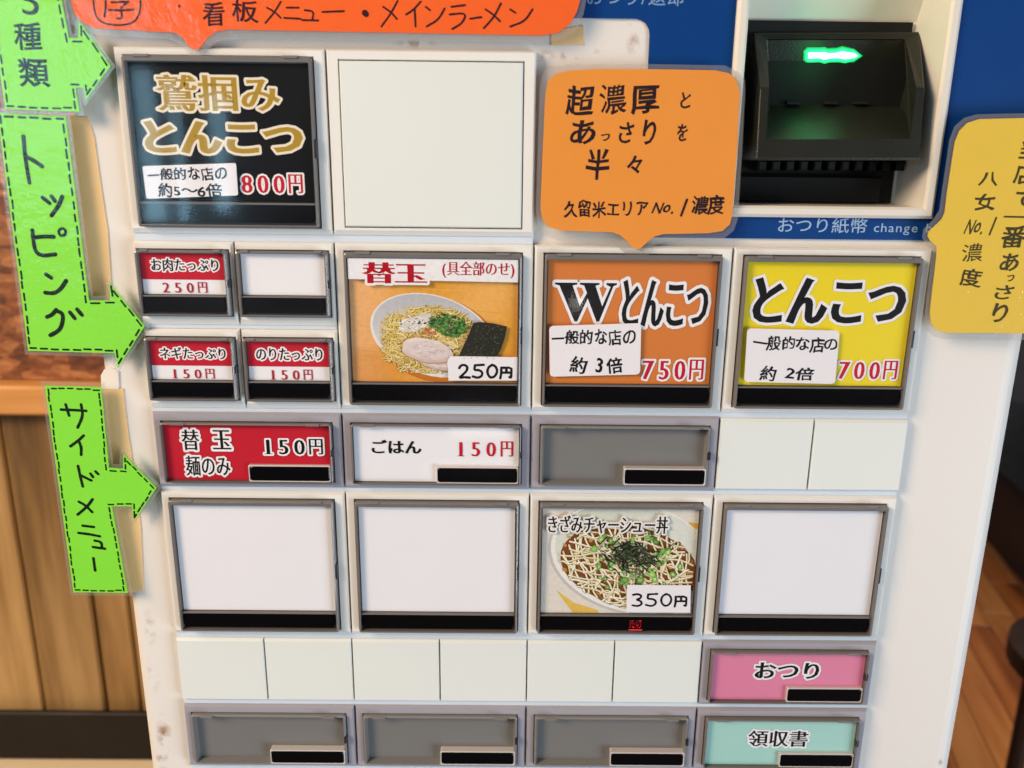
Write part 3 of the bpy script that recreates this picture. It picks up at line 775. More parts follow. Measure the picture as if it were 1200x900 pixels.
# blank cover
BL = (.057, .943, -.835, -.048)
b = link('blank_cover', frame_mesh(1, .868, (BL[0], BL[1], BL[2], BL[3]), .024, m_plastic), mach, (1, 0, 2.24), 'large plain white cover without any print')
place('gap', mesh('gap', *box(BL[0] + .004, BL[1] - .004, .020, .029, BL[2] + .004, BL[3] - .004), m_dark), b, 1, 2.24)
place('plate', mesh('plate', *box(BL[0] + .0085, BL[1] - .0085, -.006, .0195, BL[2] + .0085, BL[3] - .0085, .006), m_plate), b, 1, 2.24)

# small toppings buttons
def halfred(c, x, z):
    X0, X1, Z0, Z1 = card_rect(x, z, SML); c.poly(rect(X0, X1, Z0 + (Z1 - Z0) * .36, Z1), C_((196, 30, 50)), 0.3)
for (x, z, t, p, tb, pb) in ((0, 1.335, 'お肉たっぷり', '250円', (177, 256, 303, 318), (190.5, 243, 330.5, 343)),
                             (0, .89, 'ネギたっぷり', '150円', (187, 264.5, 407, 421), (202, 251.5, 432, 443.5)),
                             (.5, .89, 'のりたっぷり', '150円', (300, 378, 408, 422.5), (317, 366.5, 433, 445))):
    b = button(x, z, SML, 's', 'small red and white button reading ' + t, m_cw)
    c = Canvas(YC - .002); halfred(c, x, z)
    c.text(t, tb, BLACK, ax=.030, ay=.010, halo=WHITE, hr=.11)
    c.text(p, pb, C_((178, 30, 50)), ax=.026, ay=-.008, sp=1.12)
    c.build('lettering', m_ink, b)
button(.5, 1.335, SML, 's', 'small button with a blank white card', m_cw)

# ---------- printed food pictures
def lerp(a, b, t): return tuple(a[i] + (b[i] - a[i]) * t for i in range(3))
def food1(c, R0):
    X0, X1, Z0, Z1 = R0
    def T(u, v): return (X0 + (u - 100) / 870 * (X1 - X0), Z1 - (v - 100) / 645 * (Z1 - Z0))
    k = (X1 - X0) / 870
    rnd = random.Random(11)
    def cl(P): return [T(min(970, max(100, u)), min(745, max(100, v))) for u, v in P]
    # table, graded
    P = []; cols = []; F = []
    for j in range(9):
        for i in range(12):
            u, v = 100 + 870 * i / 11, 205 + 540 * j / 8; P.append(T(u, v))
            g = .5 + .5 * math.sin(i * .8 + j * .5); base = lerp(C_((226, 158, 52)), C_((238, 176, 92)), g)
            if i < 3: base = lerp(base, C_((236, 178, 128)), .8 - i * .2)
            if j > 5: base = lerp(base, C_((210, 128, 40)), .4)
            cols.append(base)
    for j in range(8):
        for i in range(11): F.append((j * 12 + i, (j + 1) * 12 + i, (j + 1) * 12 + i + 1, j * 12 + i + 1))
    c.add(P, F, cols)
    for _ in range(26):   # grain
        v = rnd.uniform(215, 735); u = rnd.uniform(100, 700); L = rnd.uniform(120, 270)
        c.stroke([T(u, v), T(u + L / 2, v + rnd.uniform(4, 14)), T(u + L, v + rnd.uniform(8, 30))], k * rnd.uniform(1.5, 4), lerp(C_((214, 140, 50)), C_((240, 190, 110)), rnd.random()), 1)
    def ell(cx, cy, a, b, rot=0, n=40):
        r = math.radians(rot); return [(cx + a * math.cos(t) * math.cos(r) - b * math.sin(t) * math.sin(r), cy + a * math.cos(t) * math.sin(r) + b * math.sin(t) * math.cos(r)) for t in [2 * math.pi * i / n for i in range(n)]]
    c.poly(cl(ell(545, 520, 330, 225, 14)), C_((196, 116, 40)))          # printed shade of the bowl
    c.poly(cl(ell(525, 498, 332, 212, 16)), C_((232, 226, 220)))
    E1 = ell(525, 492, 318, 200, 16); 
    cs = [lerp(C_((186, 186, 190)), C_((226, 222, 220)), max(0, min(1, (p[1] - 300) / 380))) for p in E1]
    c.poly(cl(E1), cs)
    E2 = ell(505, 520, 262, 168, 14); c.poly(cl(E2), C_((206, 196, 176)))
    c.poly(cl(smooth_poly([(262, 500), (330, 405), (420, 380), (520, 340), (640, 360), (745, 420), (740, 520), (640, 660), (540, 698), (400, 668), (300, 600)], 2)), C_((206, 172, 84)))
    # noodles
    n0 = c.lv
    for i in range(760):
        a = rnd.uniform(0, 2 * math.pi); r = math.sqrt(rnd.random())
        u = 500 + 238 * r * math.cos(a); v = 520 + 174 * r * math.sin(a)
        if (u < 380 and v < 400) or (u > 640 and v > 600): continue
        w0 = rnd.uniform(3.2, 6.2); th = rnd.uniform(0, 6.3); cv = rnd.uniform(-.9, .9)
        P = []
        for s in range(6):
            P.append((min(765, max(258, u)), min(692, max(338, v)))); u += 11 * math.cos(th); v += 8 * math.sin(th); th += cv * .5
        dpt = max(0, min(1, (i / 760) * .8 + rnd.uniform(-.1, .3)))
        lv_ = n0 + 2 + (i * 200 // 760)
        c.stroke([T(x_ + 1, y_ + 2.5) for x_, y_ in P], k * (w0 + 1.2), lerp(C_((150, 112, 42)), C_((206, 172, 92)), dpt), 1, lv=lv_)
        c.stroke([T(*p) for p in P], k * w0, lerp(lerp(C_((206, 168, 74)), C_((236, 214, 122)), dpt), C_((252, 244, 196)), rnd.random() ** 2 * .8), 1, lv=lv_ + .5)
    c.lv = n0 + 204
    def blob(cx, cy, a, b, rot, amp, n=28, seed=0):
        rr = random.Random(seed); E = ell(cx, cy, a, b, rot, n); return [(cx + (x - cx) * (1 + rr.uniform(-amp, amp)), cy + (y - cy) * (1 + rr.uniform(-amp, amp))) for x, y in E]
    c.poly(cl(smooth_poly(blob(440, 432, 92, 36, -22, .12, seed=3), 1)), C_((214, 208, 196)))
    for i in range(34):
        u, v = 440 + rnd.gauss(0, 38), 430 + rnd.gauss(0, 16)
        c.stroke([T(u, v), T(u + rnd.uniform(-20, 20), v + rnd.uniform(-12, 12)), T(u + rnd.uniform(-25, 25), v + rnd.uniform(-12, 12))], k * rnd.uniform(5, 9), lerp(C_((216, 210, 200)), C_((248, 244, 238)), rnd.random()), 1)
    # minced meat
    for i in range(40):
        u, v = 505 + rnd.gauss(0, 22), 485 + rnd.gauss(0, 12)
        c.poly([T(*p) for p in blob(u, v, rnd.uniform(5, 9), rnd.uniform(4, 7), 0, .3, 7, i)], lerp(C_((160, 88, 44)), C_((222, 160, 100)), rnd.random()))
    # green onion
    for i in range(150):
        a = rnd.uniform(0, 6.3); r = math.sqrt(rnd.random()); u, v = 610 + 98 * r * math.cos(a), 440 + 58 * r * math.sin(a) + .1 * (98 * r * math.cos(a))
        s = rnd.uniform(6, 12); g = lerp(C_((22, 66, 34)), C_((96, 156, 66)), rnd.random() ** 1.3)
        rt = rnd.uniform(0, 180)
        c.poly([T(*p) for p in ell(u, v, s, s * .75, rt, 9)], g)
        if rnd.random() < .55: c.poly([T(*p) for p in ell(u, v, s * .45, s * .3, rt, 7)], lerp(C_((20, 48, 26)), C_((190, 216, 150)), rnd.random()))
    # pork slices
    for (cx, cy, a, b_, rot, s) in ((545, 620, 120, 52, 14, 5), (500, 575, 140, 64, 10, 9)):
        Q = smooth_poly(blob(cx, cy, a, b_, rot, .10, 16, s), 2)
        c.poly(cl([(x + 2, y + 5) for x, y in Q]), C_((170, 138, 112)))
        cs = [lerp(C_((232, 220, 212)), C_((208, 182, 170)), max(0, min(1, (p[1] - cy) / b_ * .5 + .5))) for p in Q]
        c.poly(cl(Q), cs)
        Q2 = [(cx + (x - cx) * .78, cy + (y - cy) * .72) for x, y in Q]; c.poly(cl(Q2), C_((222, 206, 202)))
        for i in range(60):
            u, v = cx + rnd.gauss(0, a * .35), cy + rnd.gauss(0, b_ * .33)
            c.stroke([T(u, v), T(u + rnd.uniform(8, 30), v + rnd.uniform(-8, 8)), T(u + rnd.uniform(30, 50), v + rnd.uniform(-8, 12))], k * rnd.uniform(2, 5), lerp(C_((202, 180, 174)), C_((240, 232, 228)), rnd.random()), 1)
    # seaweed sheet
    N_ = [(772, 420), (840, 426), (915, 442), (905, 500), (885, 560), (858, 612), (790, 640), (700, 640), (664, 600), (690, 540), (718, 480), (740, 425)]
    c.poly(cl(N_), C_((44, 44, 36)))
    for i in range(230):
        t, s = rnd.random(), rnd.random()
        top = (760 + 145 * t, 428 + 14 * t); bot = (675 + 185 * t, 615 - 5 * t)
        u, v = top[0] + (bot[0] - top[0]) * s, top[1] + (bot[1] - top[1]) * s
        z_ = rnd.uniform(2, 6); th = rnd.uniform(0, 3)
        c.stroke([T(u, v), T(u + z_ * math.cos(th), v + z_ * math.sin(th))], k * rnd.uniform(1.5, 3), lerp(C_((22, 24, 18)), C_((136, 130, 104)), rnd.random() ** 1.6), 0)
    # white strip with the title
    c.poly(cl([(95, 90), (975, 90), (975, 214), (95, 205)]), WHITE)
b = button(1, 1.335, BIG, 'b', 'large button with a photo of noodles in a white bowl', m_cw)
c = Canvas(YC - .001, 2.2e-5); food1(c, card_rect(1, 1.335, BIG)); c.step = 2.2e-5
print('food1 levels', c.lv)
c.text('替玉', (424, 501, 307, 331.5), C_((178, 14, 36)), ax=.062, ay=-.004, halo=WHITE, hr=.11)
c.text('(具全部のせ)', (518.5, 603, 306, 325), C_((176, 22, 44)), ax=.030, ay=-.006)
c.build('printed_picture', m_photo, b)

# orange and yellow buttons
b = button(2, 1.335, BIG, 'b', 'large orange button reading Wとんこつ', m_cor)
c = Canvas(YC - .002)
# serif W drawn as one outline
def Wp(box_):
    x0, x1, y0, y1 = box_; X0, Z1 = bp(x0, y0, YC); X1, Z0 = bp(x1, y1, YC)
    P = [(0, 1), (.36, 1), (.36, .955), (.285, .93), (.41, .40), (.52, .74), (.47, .93), (.40, .955), (.40, 1), (.72, 1), (.72, .955), (.655, .93), (.775, .40), (.90, .90), (.83, .955), (.83, 1), (1, 1), (1, .955), (.945, .92), (.735, 0), (.69, 0), (.535, .60), (.375, 0), (.33, 0), (.07, .93), (0, .955)]
    return [(X0 + (X1 - X0) * a, Z0 + (Z1 - Z0) * q) for a, q in P]
W = Wp((650.5, 721, 331, 377))
W0 = inset(W, .017) if False else None
hl = Canvas(0)
c.lv += 1
for i in range(len(W)):
    a_, b_ = W[i], W[(i + 1) % len(W)]
    c.stroke([a_, b_], .030, WHITE, 0, lv=c.lv + (i % 7) * .5)
c.lv += 5; c.poly(W, BLACK)
c.text('とんこつ', (729, 830, 328, 383), BLACK, ax=.058, ay=.010, halo=WHITE, hr=.06)
c.text('750円', (753, 824.5, 421, 445), RED, halo=WHITE, hr=.075, **MIN)
c.build('lettering', m_ink, b)
b = button(3, 1.335, BIG, 'b', 'large yellow button reading とんこつ', m_cye)
c = Canvas(YC - .002)
c.text('とんこつ', (882.5, 1062, 325.5, 380), BLACK, ax=.058, ay=.018, halo=WHITE, hr=.055)
c.text('700円', (983, 1051.5, 422.5, 444.5), RED, halo=WHITE, hr=.075, **MIN)
c.build('lettering', m_ink, b)

# grey row
b = button(0, .445, GRY, 'g', 'wide red button reading 替玉 麺のみ', m_cred)
c = Canvas(YC - .002)
c.text('替', (212.5, 234, 503.5, 527.5), BLACK, ax=.026, ay=.0, halo=WHITE, hr=.10)
c.text('玉', (249, 270.5, 504, 526.5), BLACK, ax=.036, ay=-.004, halo=WHITE, hr=.10)
c.text('麺のみ', (217.5, 270, 534, 557.5), BLACK, ax=.024, ay=.004, halo=WHITE, hr=.09)
c.text('150円', (309.5, 378.5, 514, 532.5), BLACK, ax=.026, ay=-.004, halo=WHITE, hr=.085)
c.build('lettering', m_ink, b)
b = button(1, .445, GRY, 'g', 'wide white button reading ごはん', m_cw)
c = Canvas(YC - .002)
c.text('ごはん', (435.5, 494, 515.5, 531.5), BLACK, ax=.034, ay=.014)
c.text('150円', (536, 601.5, 517, 535), C_((196, 26, 44)), ax=.032, ay=-.006, sp=1.08)
c.build('lettering', m_ink, b)
button(2, .445, GRY, 'g', None, None, True)
# row of large buttons
for x, lb in ((0, None), (1, None), (3, None)):
    button(x, 0, BIG, 'b', lb, m_cw)
def food2(c, R0):
    X0, X1, Z0, Z1 = R0
    def T(u, v): return (X0 + (u - 122) / 806 * (X1 - X0), Z1 - (v - 155) / 560 * (Z1 - Z0))
    k = (X1 - X0) / 806; rnd = random.Random(5)
    def cl(P): return [T(min(928, max(122, u)), min(715, max(155, v))) for u, v in P]
    def ell(cx, cy, a, b, rot=0, n=40):
        r = math.radians(rot); return [(cx + a * math.cos(t) * math.cos(r) - b * math.sin(t) * math.sin(r), cy + a * math.cos(t) * math.sin(r) + b * math.sin(t) * math.cos(r)) for t in [2 * math.pi * i / n for i in range(n)]]
    c.poly(cl([(122, 155), (928, 155), (928, 715), (122, 715)]), C_((226, 218, 206)))
    c.poly(cl([(200, 590), (300, 660), (430, 700), (430, 715), (292, 715), (250, 660)]), C_((226, 186, 90)))
    c.poly(cl([(870, 225), (928, 232), (928, 262), (905, 258)]), C_((224, 176, 70)))
    c.poly(cl(ell(600, 428, 455, 292, 14, 56)), C_((198, 194, 186)))
    c.poly(cl(ell(602, 420, 442, 286, 14, 56)), C_((238, 236, 230)))
    E = ell(606, 412, 424, 272, 14, 56)
    c.poly(cl(E), [lerp(C_((176, 188, 160)), C_((222, 224, 214)), max(0, min(1, abs(p[0] - 480) / 330))) for p in E])
    c.poly(cl(ell(585, 462, 372, 212, 12, 48)), C_((128, 74, 34)))
    def inside(u, v): 
        du, dv = u - 585, v - 462; r = math.radians(-12); a = du * math.cos(r) - dv * math.sin(r); q = du * math.sin(r) + dv * math.cos(r)
        return (a / 378) ** 2 + (q / 218) ** 2 < 1
    for i in range(260):   # chopped pork
        u, v = rnd.uniform(220, 920), rnd.uniform(270, 700)
        if not inside(u, v): continue
        s = rnd.uniform(8, 17)
        c.poly(cl(ell(u, v, s, s * .7, rnd.uniform(0, 180), 6)), lerp(C_((104, 56, 24)), C_((214, 154, 90)), rnd.random()))
    def may(P, w_=7):
        P = [p for p in P if inside(*p)]
        if len(P) < 3: return
        c.stroke(cl([(x + 1.5, y + 3) for x, y in P]), k * (w_ + 1), C_((176, 148, 96)), 1, lv=c.lv + .5)
        c.stroke(cl(P), k * w_, lerp(C_((232, 222, 180)), C_((250, 246, 226)), rnd.random()), 1)
    for i in range(22):     # dressing one way
        u = 225 + i * 31; may([(u + 13 * math.sin(j * .9 + i * 1.7) + 12 * math.sin(i * .6 + j * .35) + j * 9 - 60, 255 + j * 34 + 8 * math.sin(i + j)) for j in range(14)], rnd.uniform(6, 9))
    for i in range(15):     # and the other
        v = 250 + i * 31; may([(215 + j * 50, v + 14 * math.sin(j + i * 1.3) + 10 * math.sin(j * .5 + i * .4) + j * 6 - 20 + rnd.uniform(-5, 5)) for j in range(16)], rnd.uniform(5.5, 8.5))
    for i in range(90):
        u, v = rnd.uniform(260, 900), rnd.uniform(280, 670); th = rnd.uniform(0, 6.3); P = []
        for j in range(6): P.append((u, v)); u += 18 * math.cos(th); v += 18 * math.sin(th); th += rnd.uniform(-1.1, 1.1)
        may(P, rnd.uniform(6, 10))
    def onion(u, v, s, light):
        rt = rnd.uniform(0, 180); g = lerp(C_((40, 110, 40)), C_((150, 200, 90)), light)
        c.poly(cl(ell(u, v, s, s * .75, rt, 10)), g); c.poly(cl(ell(u, v, s * .5, s * .35, rt, 8)), lerp(g, C_((226, 238, 190)), rnd.uniform(.1, .8)))
    for i in range(44):
        a = rnd.uniform(0, 6.3); u, v = 600 + rnd.gauss(0, 110), 440 + rnd.gauss(0, 75)
        if inside(u, v): onion(u, v, rnd.uniform(10, 18), rnd.random())
    for u, v, s in ((428, 316, 18), (392, 366, 22), (505, 332, 16), (590, 316, 16), (670, 308, 20), (748, 372, 18), (778, 380, 18), (846, 456, 17), (812, 498, 19), (700, 500, 26), (718, 525, 20), (485, 440, 22), (560, 530, 24), (640, 530, 24), (484, 470, 16), (740, 440, 18), (545, 545, 16)):
        onion(u, v, s, rnd.uniform(.3, 1))
    for i in range(170):    # shredded seaweed
        u, v = 575 + rnd.gauss(0, 62), 395 + rnd.gauss(0, 34); th = rnd.uniform(-.9, .9) + (0 if rnd.random() < .7 else 1.4); L = rnd.uniform(24, 60)
        c.stroke(cl([(u, v), (u + L * .5 * math.cos(th), v + L * .5 * math.sin(th) + rnd.uniform(-6, 6)), (u + L * math.cos(th), v + L * math.sin(th))]), k * rnd.uniform(4, 6.5), lerp(C_((24, 34, 24)), C_((98, 104, 74)), rnd.random() ** 2), 1)
b = button(2, 0, BIG, 'b', 'large button with a photo of a topped rice bowl', m_cw)
c = Canvas(YC - .001, 2.2e-5); food2(c, card_rect(2, 0, BIG))
print('food2 levels', c.lv)
c.text('きざみチャーシュー丼', (642, 782.5, 603, 624), BLACK, ax=.034, ay=.004, halo=C_((236, 232, 228)), hr=.09)
c.build('printed_picture', m_photo, b)
# sold-out lamp
m_redl = emis('red_lamp', (1.0, .03, .05), .95)
c = Canvas(-.0215); c.text('売切', (737.5, 751, 726.5, 735.5), (1, .03, .05), ax=-.030, ay=-.030)
o = c.build('sold_out_lamp', m_redl, b)
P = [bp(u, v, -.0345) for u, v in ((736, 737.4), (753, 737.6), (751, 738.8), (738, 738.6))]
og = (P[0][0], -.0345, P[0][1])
link('painted_glow', mesh('painted_glow', *prism(P[::-1], -.0352, -.0338), emis('red_painted_glow', (1.0, .02, .05), .2), og), b, og)  # red glow on the bezel rim, painted as an emissive strip

# blank small plates
plate_me = mesh('blank_plate', *loft([(rect(.003, .497, -.412, -.012), PY), (rect(.003, .497, -.412, -.012), .012), (rect(.009, .491, -.404, -.026), 0)], False, True), m_plate)
for x, z in [(3.0, .445), (3.5, .445)] + [(i * .5, -.89) for i in range(6)]:
    link('blank_plate', plate_me, mach, (x, 0, z))
# pink, teal and the empty ones at the bottom
b = button(3, -.89, GRY, 'g', 'wide pink button reading おつり', m_cpink)
c = Canvas(YC - .002); c.text('おつり', (884.5, 960, 776.5, 795.5), BLACK, ax=.034, ay=.014, halo=WHITE, hr=.10); c.build('lettering', m_ink, b)
for x in (0, 1, 2): button(x, -1.335, GRY, 'g', None, None, True)
b = button(3, -1.335, GRY, 'g', 'wide pale teal button reading 領収書', m_cteal)
c = Canvas(YC - .002); c.text('領収書', (876.5, 947, 856, 875), BLACK, ax=.026, ay=.004, halo=WHITE, hr=.10); c.build('lettering', m_ink, b)

# lettering on the blue sheet
c = Canvas(y_b - .001); LB = C_((150, 178, 210))
c.text('おつり紙幣', (912, 1016.5, 255, 273), LB, ax=.004, ay=.004)
c.build('panel_lettering', m_ink, mach); c = Canvas(y_b - .001)
c.text('change bill', (1024, 1104, 262, 275.5), LB, ax=.002, ay=.002, serif=False)
c.build('panel_lettering', m_ink, mach); c = Canvas(y_b - .001)
c.text('おつり/返却', (688, 801, -14, 6.5), C_((120, 152, 190)), ax=.004, ay=.004)
c.build('panel_lettering', m_ink, mach)

# ------------------------------------------------------------------ handwritten paper stickers inside the covers
def sticker(label, quad_px, lines, y=-.0245, r=4, wavy=False):
    P = [bp(u, v, y) for u, v in quad_px]
    P = [p for p in P]
    if r:
        Q = []
        n = len(P)
        for i in range(n):
            a, b_, c_ = np.array(P[i - 1]), np.array(P[i]), np.array(P[(i + 1) % n]); rr = r * .0045
            e1 = (a - b_) / np.linalg.norm(a - b_); e2 = (c_ - b_) / np.linalg.norm(c_ - b_)
            Q += [tuple(b_ + e1 * rr), tuple(b_ + (e1 + e2) * rr * .3), tuple(b_ + e2 * rr)]
        P = Q
    cx = sum(p[0] for p in P) / len(P); cz = sum(p[1] for p in P) / len(P)
    e = empty('paper_sticker', label, 'sticker', (cx, y, cz), 'handwritten white paper stickers')
    link('paper', mesh('paper', *prism(P, y, y + .0015), m_paper, (cx, y, cz)), e, (cx, y, cz))
    c = Canvas(y - .0006, 4e-5)
    for i, (t, bx, kw) in enumerate(lines):
        if callable(t): t(c)
        else: c.text(t, bx, INKB, jit=kw.get('jit', .11), wob=kw.get('wob', .026), ax=kw.get('ax', .024), ay=kw.get('ay', .018), rot=kw.get('rot', 0), seed=kw.get('seed', i + 3), sp=kw.get('sp', 1.0), serif=False)
    c.build('handwriting', m_pen, e)
    return e
sticker('white handwritten sticker on the black button, left of the red 800円', [(166.7, 194.6), (276.5, 191), (279, 229), (171.5, 233)],
        [('一般的な店の', (172.5, 266, 195.5, 212.5), dict(rot=1.5)), ('約5〜6倍', (184.5, 260, 214, 231.5), dict(rot=1, seed=8))], r=2)
sticker('white handwritten sticker under the big W on the orange button', [(643.6, 382), (751.5, 378.7), (750, 438.8), (644.3, 441.5)],
        [('一般的な店の', (646.5, 745, 385.5, 405.5), dict(rot=1)), ('約 3倍', (667, 729.5, 417, 438.5), dict(seed=12))], r=4)
sticker('white handwritten sticker on the lower left of the yellow button', [(875.8, 384.8), (984.2, 387.5), (978.6, 450), (872, 447.5)],
        [('一般的な店の', (882, 981.5, 394, 413.5), dict(rot=-.5, seed=6)), ('約 2倍', (890, 954, 428.5, 447), dict(seed=14))], r=4)
def digits(box_, s, wdt):
    """brush-drawn digits and yen sign"""
    x0, x1, y0, y1 = box_
    D = {'2': ([[(.05, .25), (.2, .04), (.5, 0), (.75, .15), (.7, .45), (.3, .8), (.02, 1), (.45, .93), (.95, .97)]], .85),
         '5': ([[(.2, .05), (.15, .42), (.5, .38), (.85, .55), (.8, .85), (.45, 1), (.02, .88)], [(.2, .04), (.95, .0)]], .85),
         '0': ([[(.5, 0), (.15, .2), (.05, .6), (.3, .98), (.7, .92), (.95, .5), (.8, .12), (.5, 0), (.38, .06)]], .85),
         '3': ([[(.1, .08), (.45, .0), (.85, .12), (.75, .35), (.35, .47), (.75, .55), (.9, .8), (.55, 1), (.05, .92)]], .8),
         '円': ([[(.08, .12), (.08, .6), (.0, 1)], [(.08, .12), (.95, .1), (.95, .5), (.92, .98), (.78, .9)], [(.52, .12), (.52, .52)], [(.08, .53), (.93, .52)]], .85)}
    tot = sum(D[ch][1] for ch in s) + .16 * (len(s) - 1)
    def go(c):
        pen = 0
        for ch in s:
            L, wd_ = D[ch]
            for st in L:
                P = [bp(x0 + (pen + q[0] * wd_) / tot * (x1 - x0), y0 + (y1 - y0) * (q[1] if ch != '円' else .12 + q[1] * .9), c.y) for q in st]
                c.stroke(P, wdt * .0045, INKB, 2 if ch != '円' else 1, wob=.08)
            pen += wd_ + .16
    return go
wv_ = []
sticker('white price sticker 250円 on the noodle photo button', [(525.5, 446), (525, 432), (524, 424), (527, 417.5), (560, 417.8), (606.5, 418.6), (606, 446)], [(digits((537.5, 600, 427.5, 443), '250円', 2.9), None, {})], r=0)
sticker('white price sticker 350円 on the rice bowl photo button', [(735, 685.5), (809.5, 686), (809, 718), (734, 717.5)], [(digits((740.5, 805, 696, 710.5), '350円', 2.7), None, {})], r=0)

# ------------------------------------------------------------------ laminated signs
def dash(c, P, wd, dl, gp, col):
    pts = P + [P[0]]
    rnd = random.Random(7)
    for i in range(len(pts) - 1):
        a, b_ = np.array(pts[i]), np.array(pts[i + 1]); L = np.linalg.norm(b_ - a); n = max(1, round(L / (dl + gp)))
        e = (b_ - a) / L; st = L / n
        for k in range(n):
            s = k * st + rnd.uniform(-.004, .004); q = s + st * dl / (dl + gp) * rnd.uniform(.85, 1.1)
            off = np.array([-e[1], e[0]]) * rnd.uniform(-.003, .003)
            c.stroke([tuple(a + e * s + off), tuple(a + e * q + off)], wd, col, 0, lv=1 + (k % 3))
    c.lv = 6
def sign(name, label, cat, P_px, m, film, y, film_px=None, group=None, tk=.005, smooth=0, fm=7):
    P = [bp(u, v, y) for u, v in P_px]
    if smooth: P = smooth_poly(P, smooth)
    if area2(P) < 0: P = P[::-1]
    cx = sum(p[0] for p in P) / len(P); cz = sum(p[1] for p in P) / len(P)
    yc = y(cx, cz) if callable(y) else y
    yf = y if callable(y) else (lambda x, z: y)
    og = (cx, yc, cz)
    e = empty(name, label, cat, og, group)
    link('card', mesh('card', *prism(P, lambda x, z: yf(x, z), lambda x, z: yf(x, z) + tk), m, og), e, og)
    if film_px: Q = [bp(u, v, y) for u, v in film_px]; Q = Q[::-1] if area2(Q) < 0 else Q
    else: Q = inset(P, fm * .0044)
    link('film_back', mesh('film_back', *prism(Q, lambda x, z: yf(x, z) + tk + .001, lambda x, z: yf(x, z) + tk + .0018), m_filmb, og), e, og)
    link('film_front', mesh('film_front', *prism(Q, lambda x, z: yf(x, z) - .0045, lambda x, z: yf(x, z) - .0037), m_film, og), e, og)
    return e, P
GI = C_((20, 40, 22))
# green arrows
y1 = lambda x, z: -.030 + .035 * (x + .2) * 0
T1 = [(-16, -30), (68, -30), (72, 0), (80.5, 44.5), (91.5, 44.5), (92.5, 24), (129.5, 77), (100.5, 117), (97.5, 103), (88.5, 102.5), (93, 131), (6, 128)]
e, P = sign('arrow_sign', 'topmost green arrow sign, handwritten 5種類, pointing at the black button', 'sign', T1, m_green, None, -.034, group='green laminated arrow signs', fm=4)
c = Canvas(-.0345, 4e-5); dash(c, inset(P, -.014), .009, .035, .022, GI)
c.text('5', (25, 45, -14, 17.5), GI, wob=.02, ax=.0, ay=.0, jit=.05, serif=False)
c.text('種', (16, 49, 26, 59), GI, wob=.018, ax=.020, ay=.016, jit=.04)
c.text('類', (21, 58, 68, 102), GI, wob=.018, ax=.020, ay=.016, jit=.04, seed=5)
c.build('handwriting', m_pen, e)
T2 = [(-3, 132), (76.5, 136), (94, 273), (104, 352), (129.5, 352), (128, 331.5), (169.5, 382), (138, 431), (134.5, 414), (33, 411)]
e, P = sign('arrow_sign', 'middle green arrow sign with large black トッピング, pointing at the small buttons', 'sign', T2, m_green, None, -.014, group='green laminated arrow signs', fm=5)
c = Canvas(-.0145, 4e-5); dash(c, inset(P, -.014), .010, .035, .022, GI)
def strokes(c, L, wd):
    for st in L:
        c.stroke([bp(u, v, c.y) for u, v in st], wd * .0044, GI, 2, wob=.07)
strokes(c, [[(27.5, 160), (29.5, 184), (34.5, 214)], [(31.5, 184), (41, 189), (49.5, 195)],
            [(50, 231.5), (58, 238)], [(60.5, 230), (64.5, 235.5)], [(73, 230.5), (69, 241), (60.5, 252.5)],
            [(38, 270), (39.5, 285), (42, 296), (50, 300), (65, 298)], [(39.5, 278.5), (52, 277), (63, 277.5)],
            [(54, 321.5), (60, 325.5)], [(77.5, 329), (72, 338), (64, 344), (53, 343)],
            [(66, 363), (61, 369), (55, 371.5)], [(65, 364), (74, 367), (73.5, 378), (70, 387), (59, 393)],
            [(82, 366), (87.5, 373)], [(90.5, 362.5), (96, 369)]], 4.6)
ring = [(73 + 4.2 * math.cos(t), 272 + 4.4 * math.sin(t)) for t in [i * math.pi / 5 for i in range(11)]]
strokes(c, [ring], 3.2)
c.build('handwriting', m_pen, e)
T3 = [(52.5, 452), (118.3, 453.8), (127.5, 548), (144, 549.5), (144.7, 532.5), (183.3, 571.7), (156.7, 610.7), (154.5, 593.5), (131, 593.5), (149.3, 695), (86, 694)]
e, P = sign('arrow_sign', 'lowest green arrow sign with black サイドメニュー, pointing at the wide red button', 'sign', T3, m_green, None, -.014, group='green laminated arrow signs', fm=5)
c = Canvas(-.0145, 4e-5); dash(c, inset(P, -.014), .009, .028, .016, GI)
strokes(c, [[(71.5, 480), (86, 480.5), (101, 481.5)], [(77, 474), (81, 487)], [(95, 474), (97.5, 487), (91, 501)],
            [(98, 510.5), (91, 517), (82.5, 523)], [(92.5, 517), (95.5, 525), (95, 533)],
            [(91.5, 546), (94, 558), (97, 570)], [(94.5, 557), (107, 563)], [(106, 555), (109, 559)], [(112, 552.5), (115, 555.5)],
            [(108.5, 585), (102, 594), (91, 603)], [(92.5, 588), (100, 592), (108, 600)],
            [(97, 616), (110, 617.5)], [(92, 624.5), (105, 626), (117, 628.5)],
            [(111, 633.5), (119, 635), (119.5, 642)], [(109, 641), (123, 643)], [(109.5, 654), (111.5, 668.5)]], 3.4)
c.build('handwriting', m_pen, e)

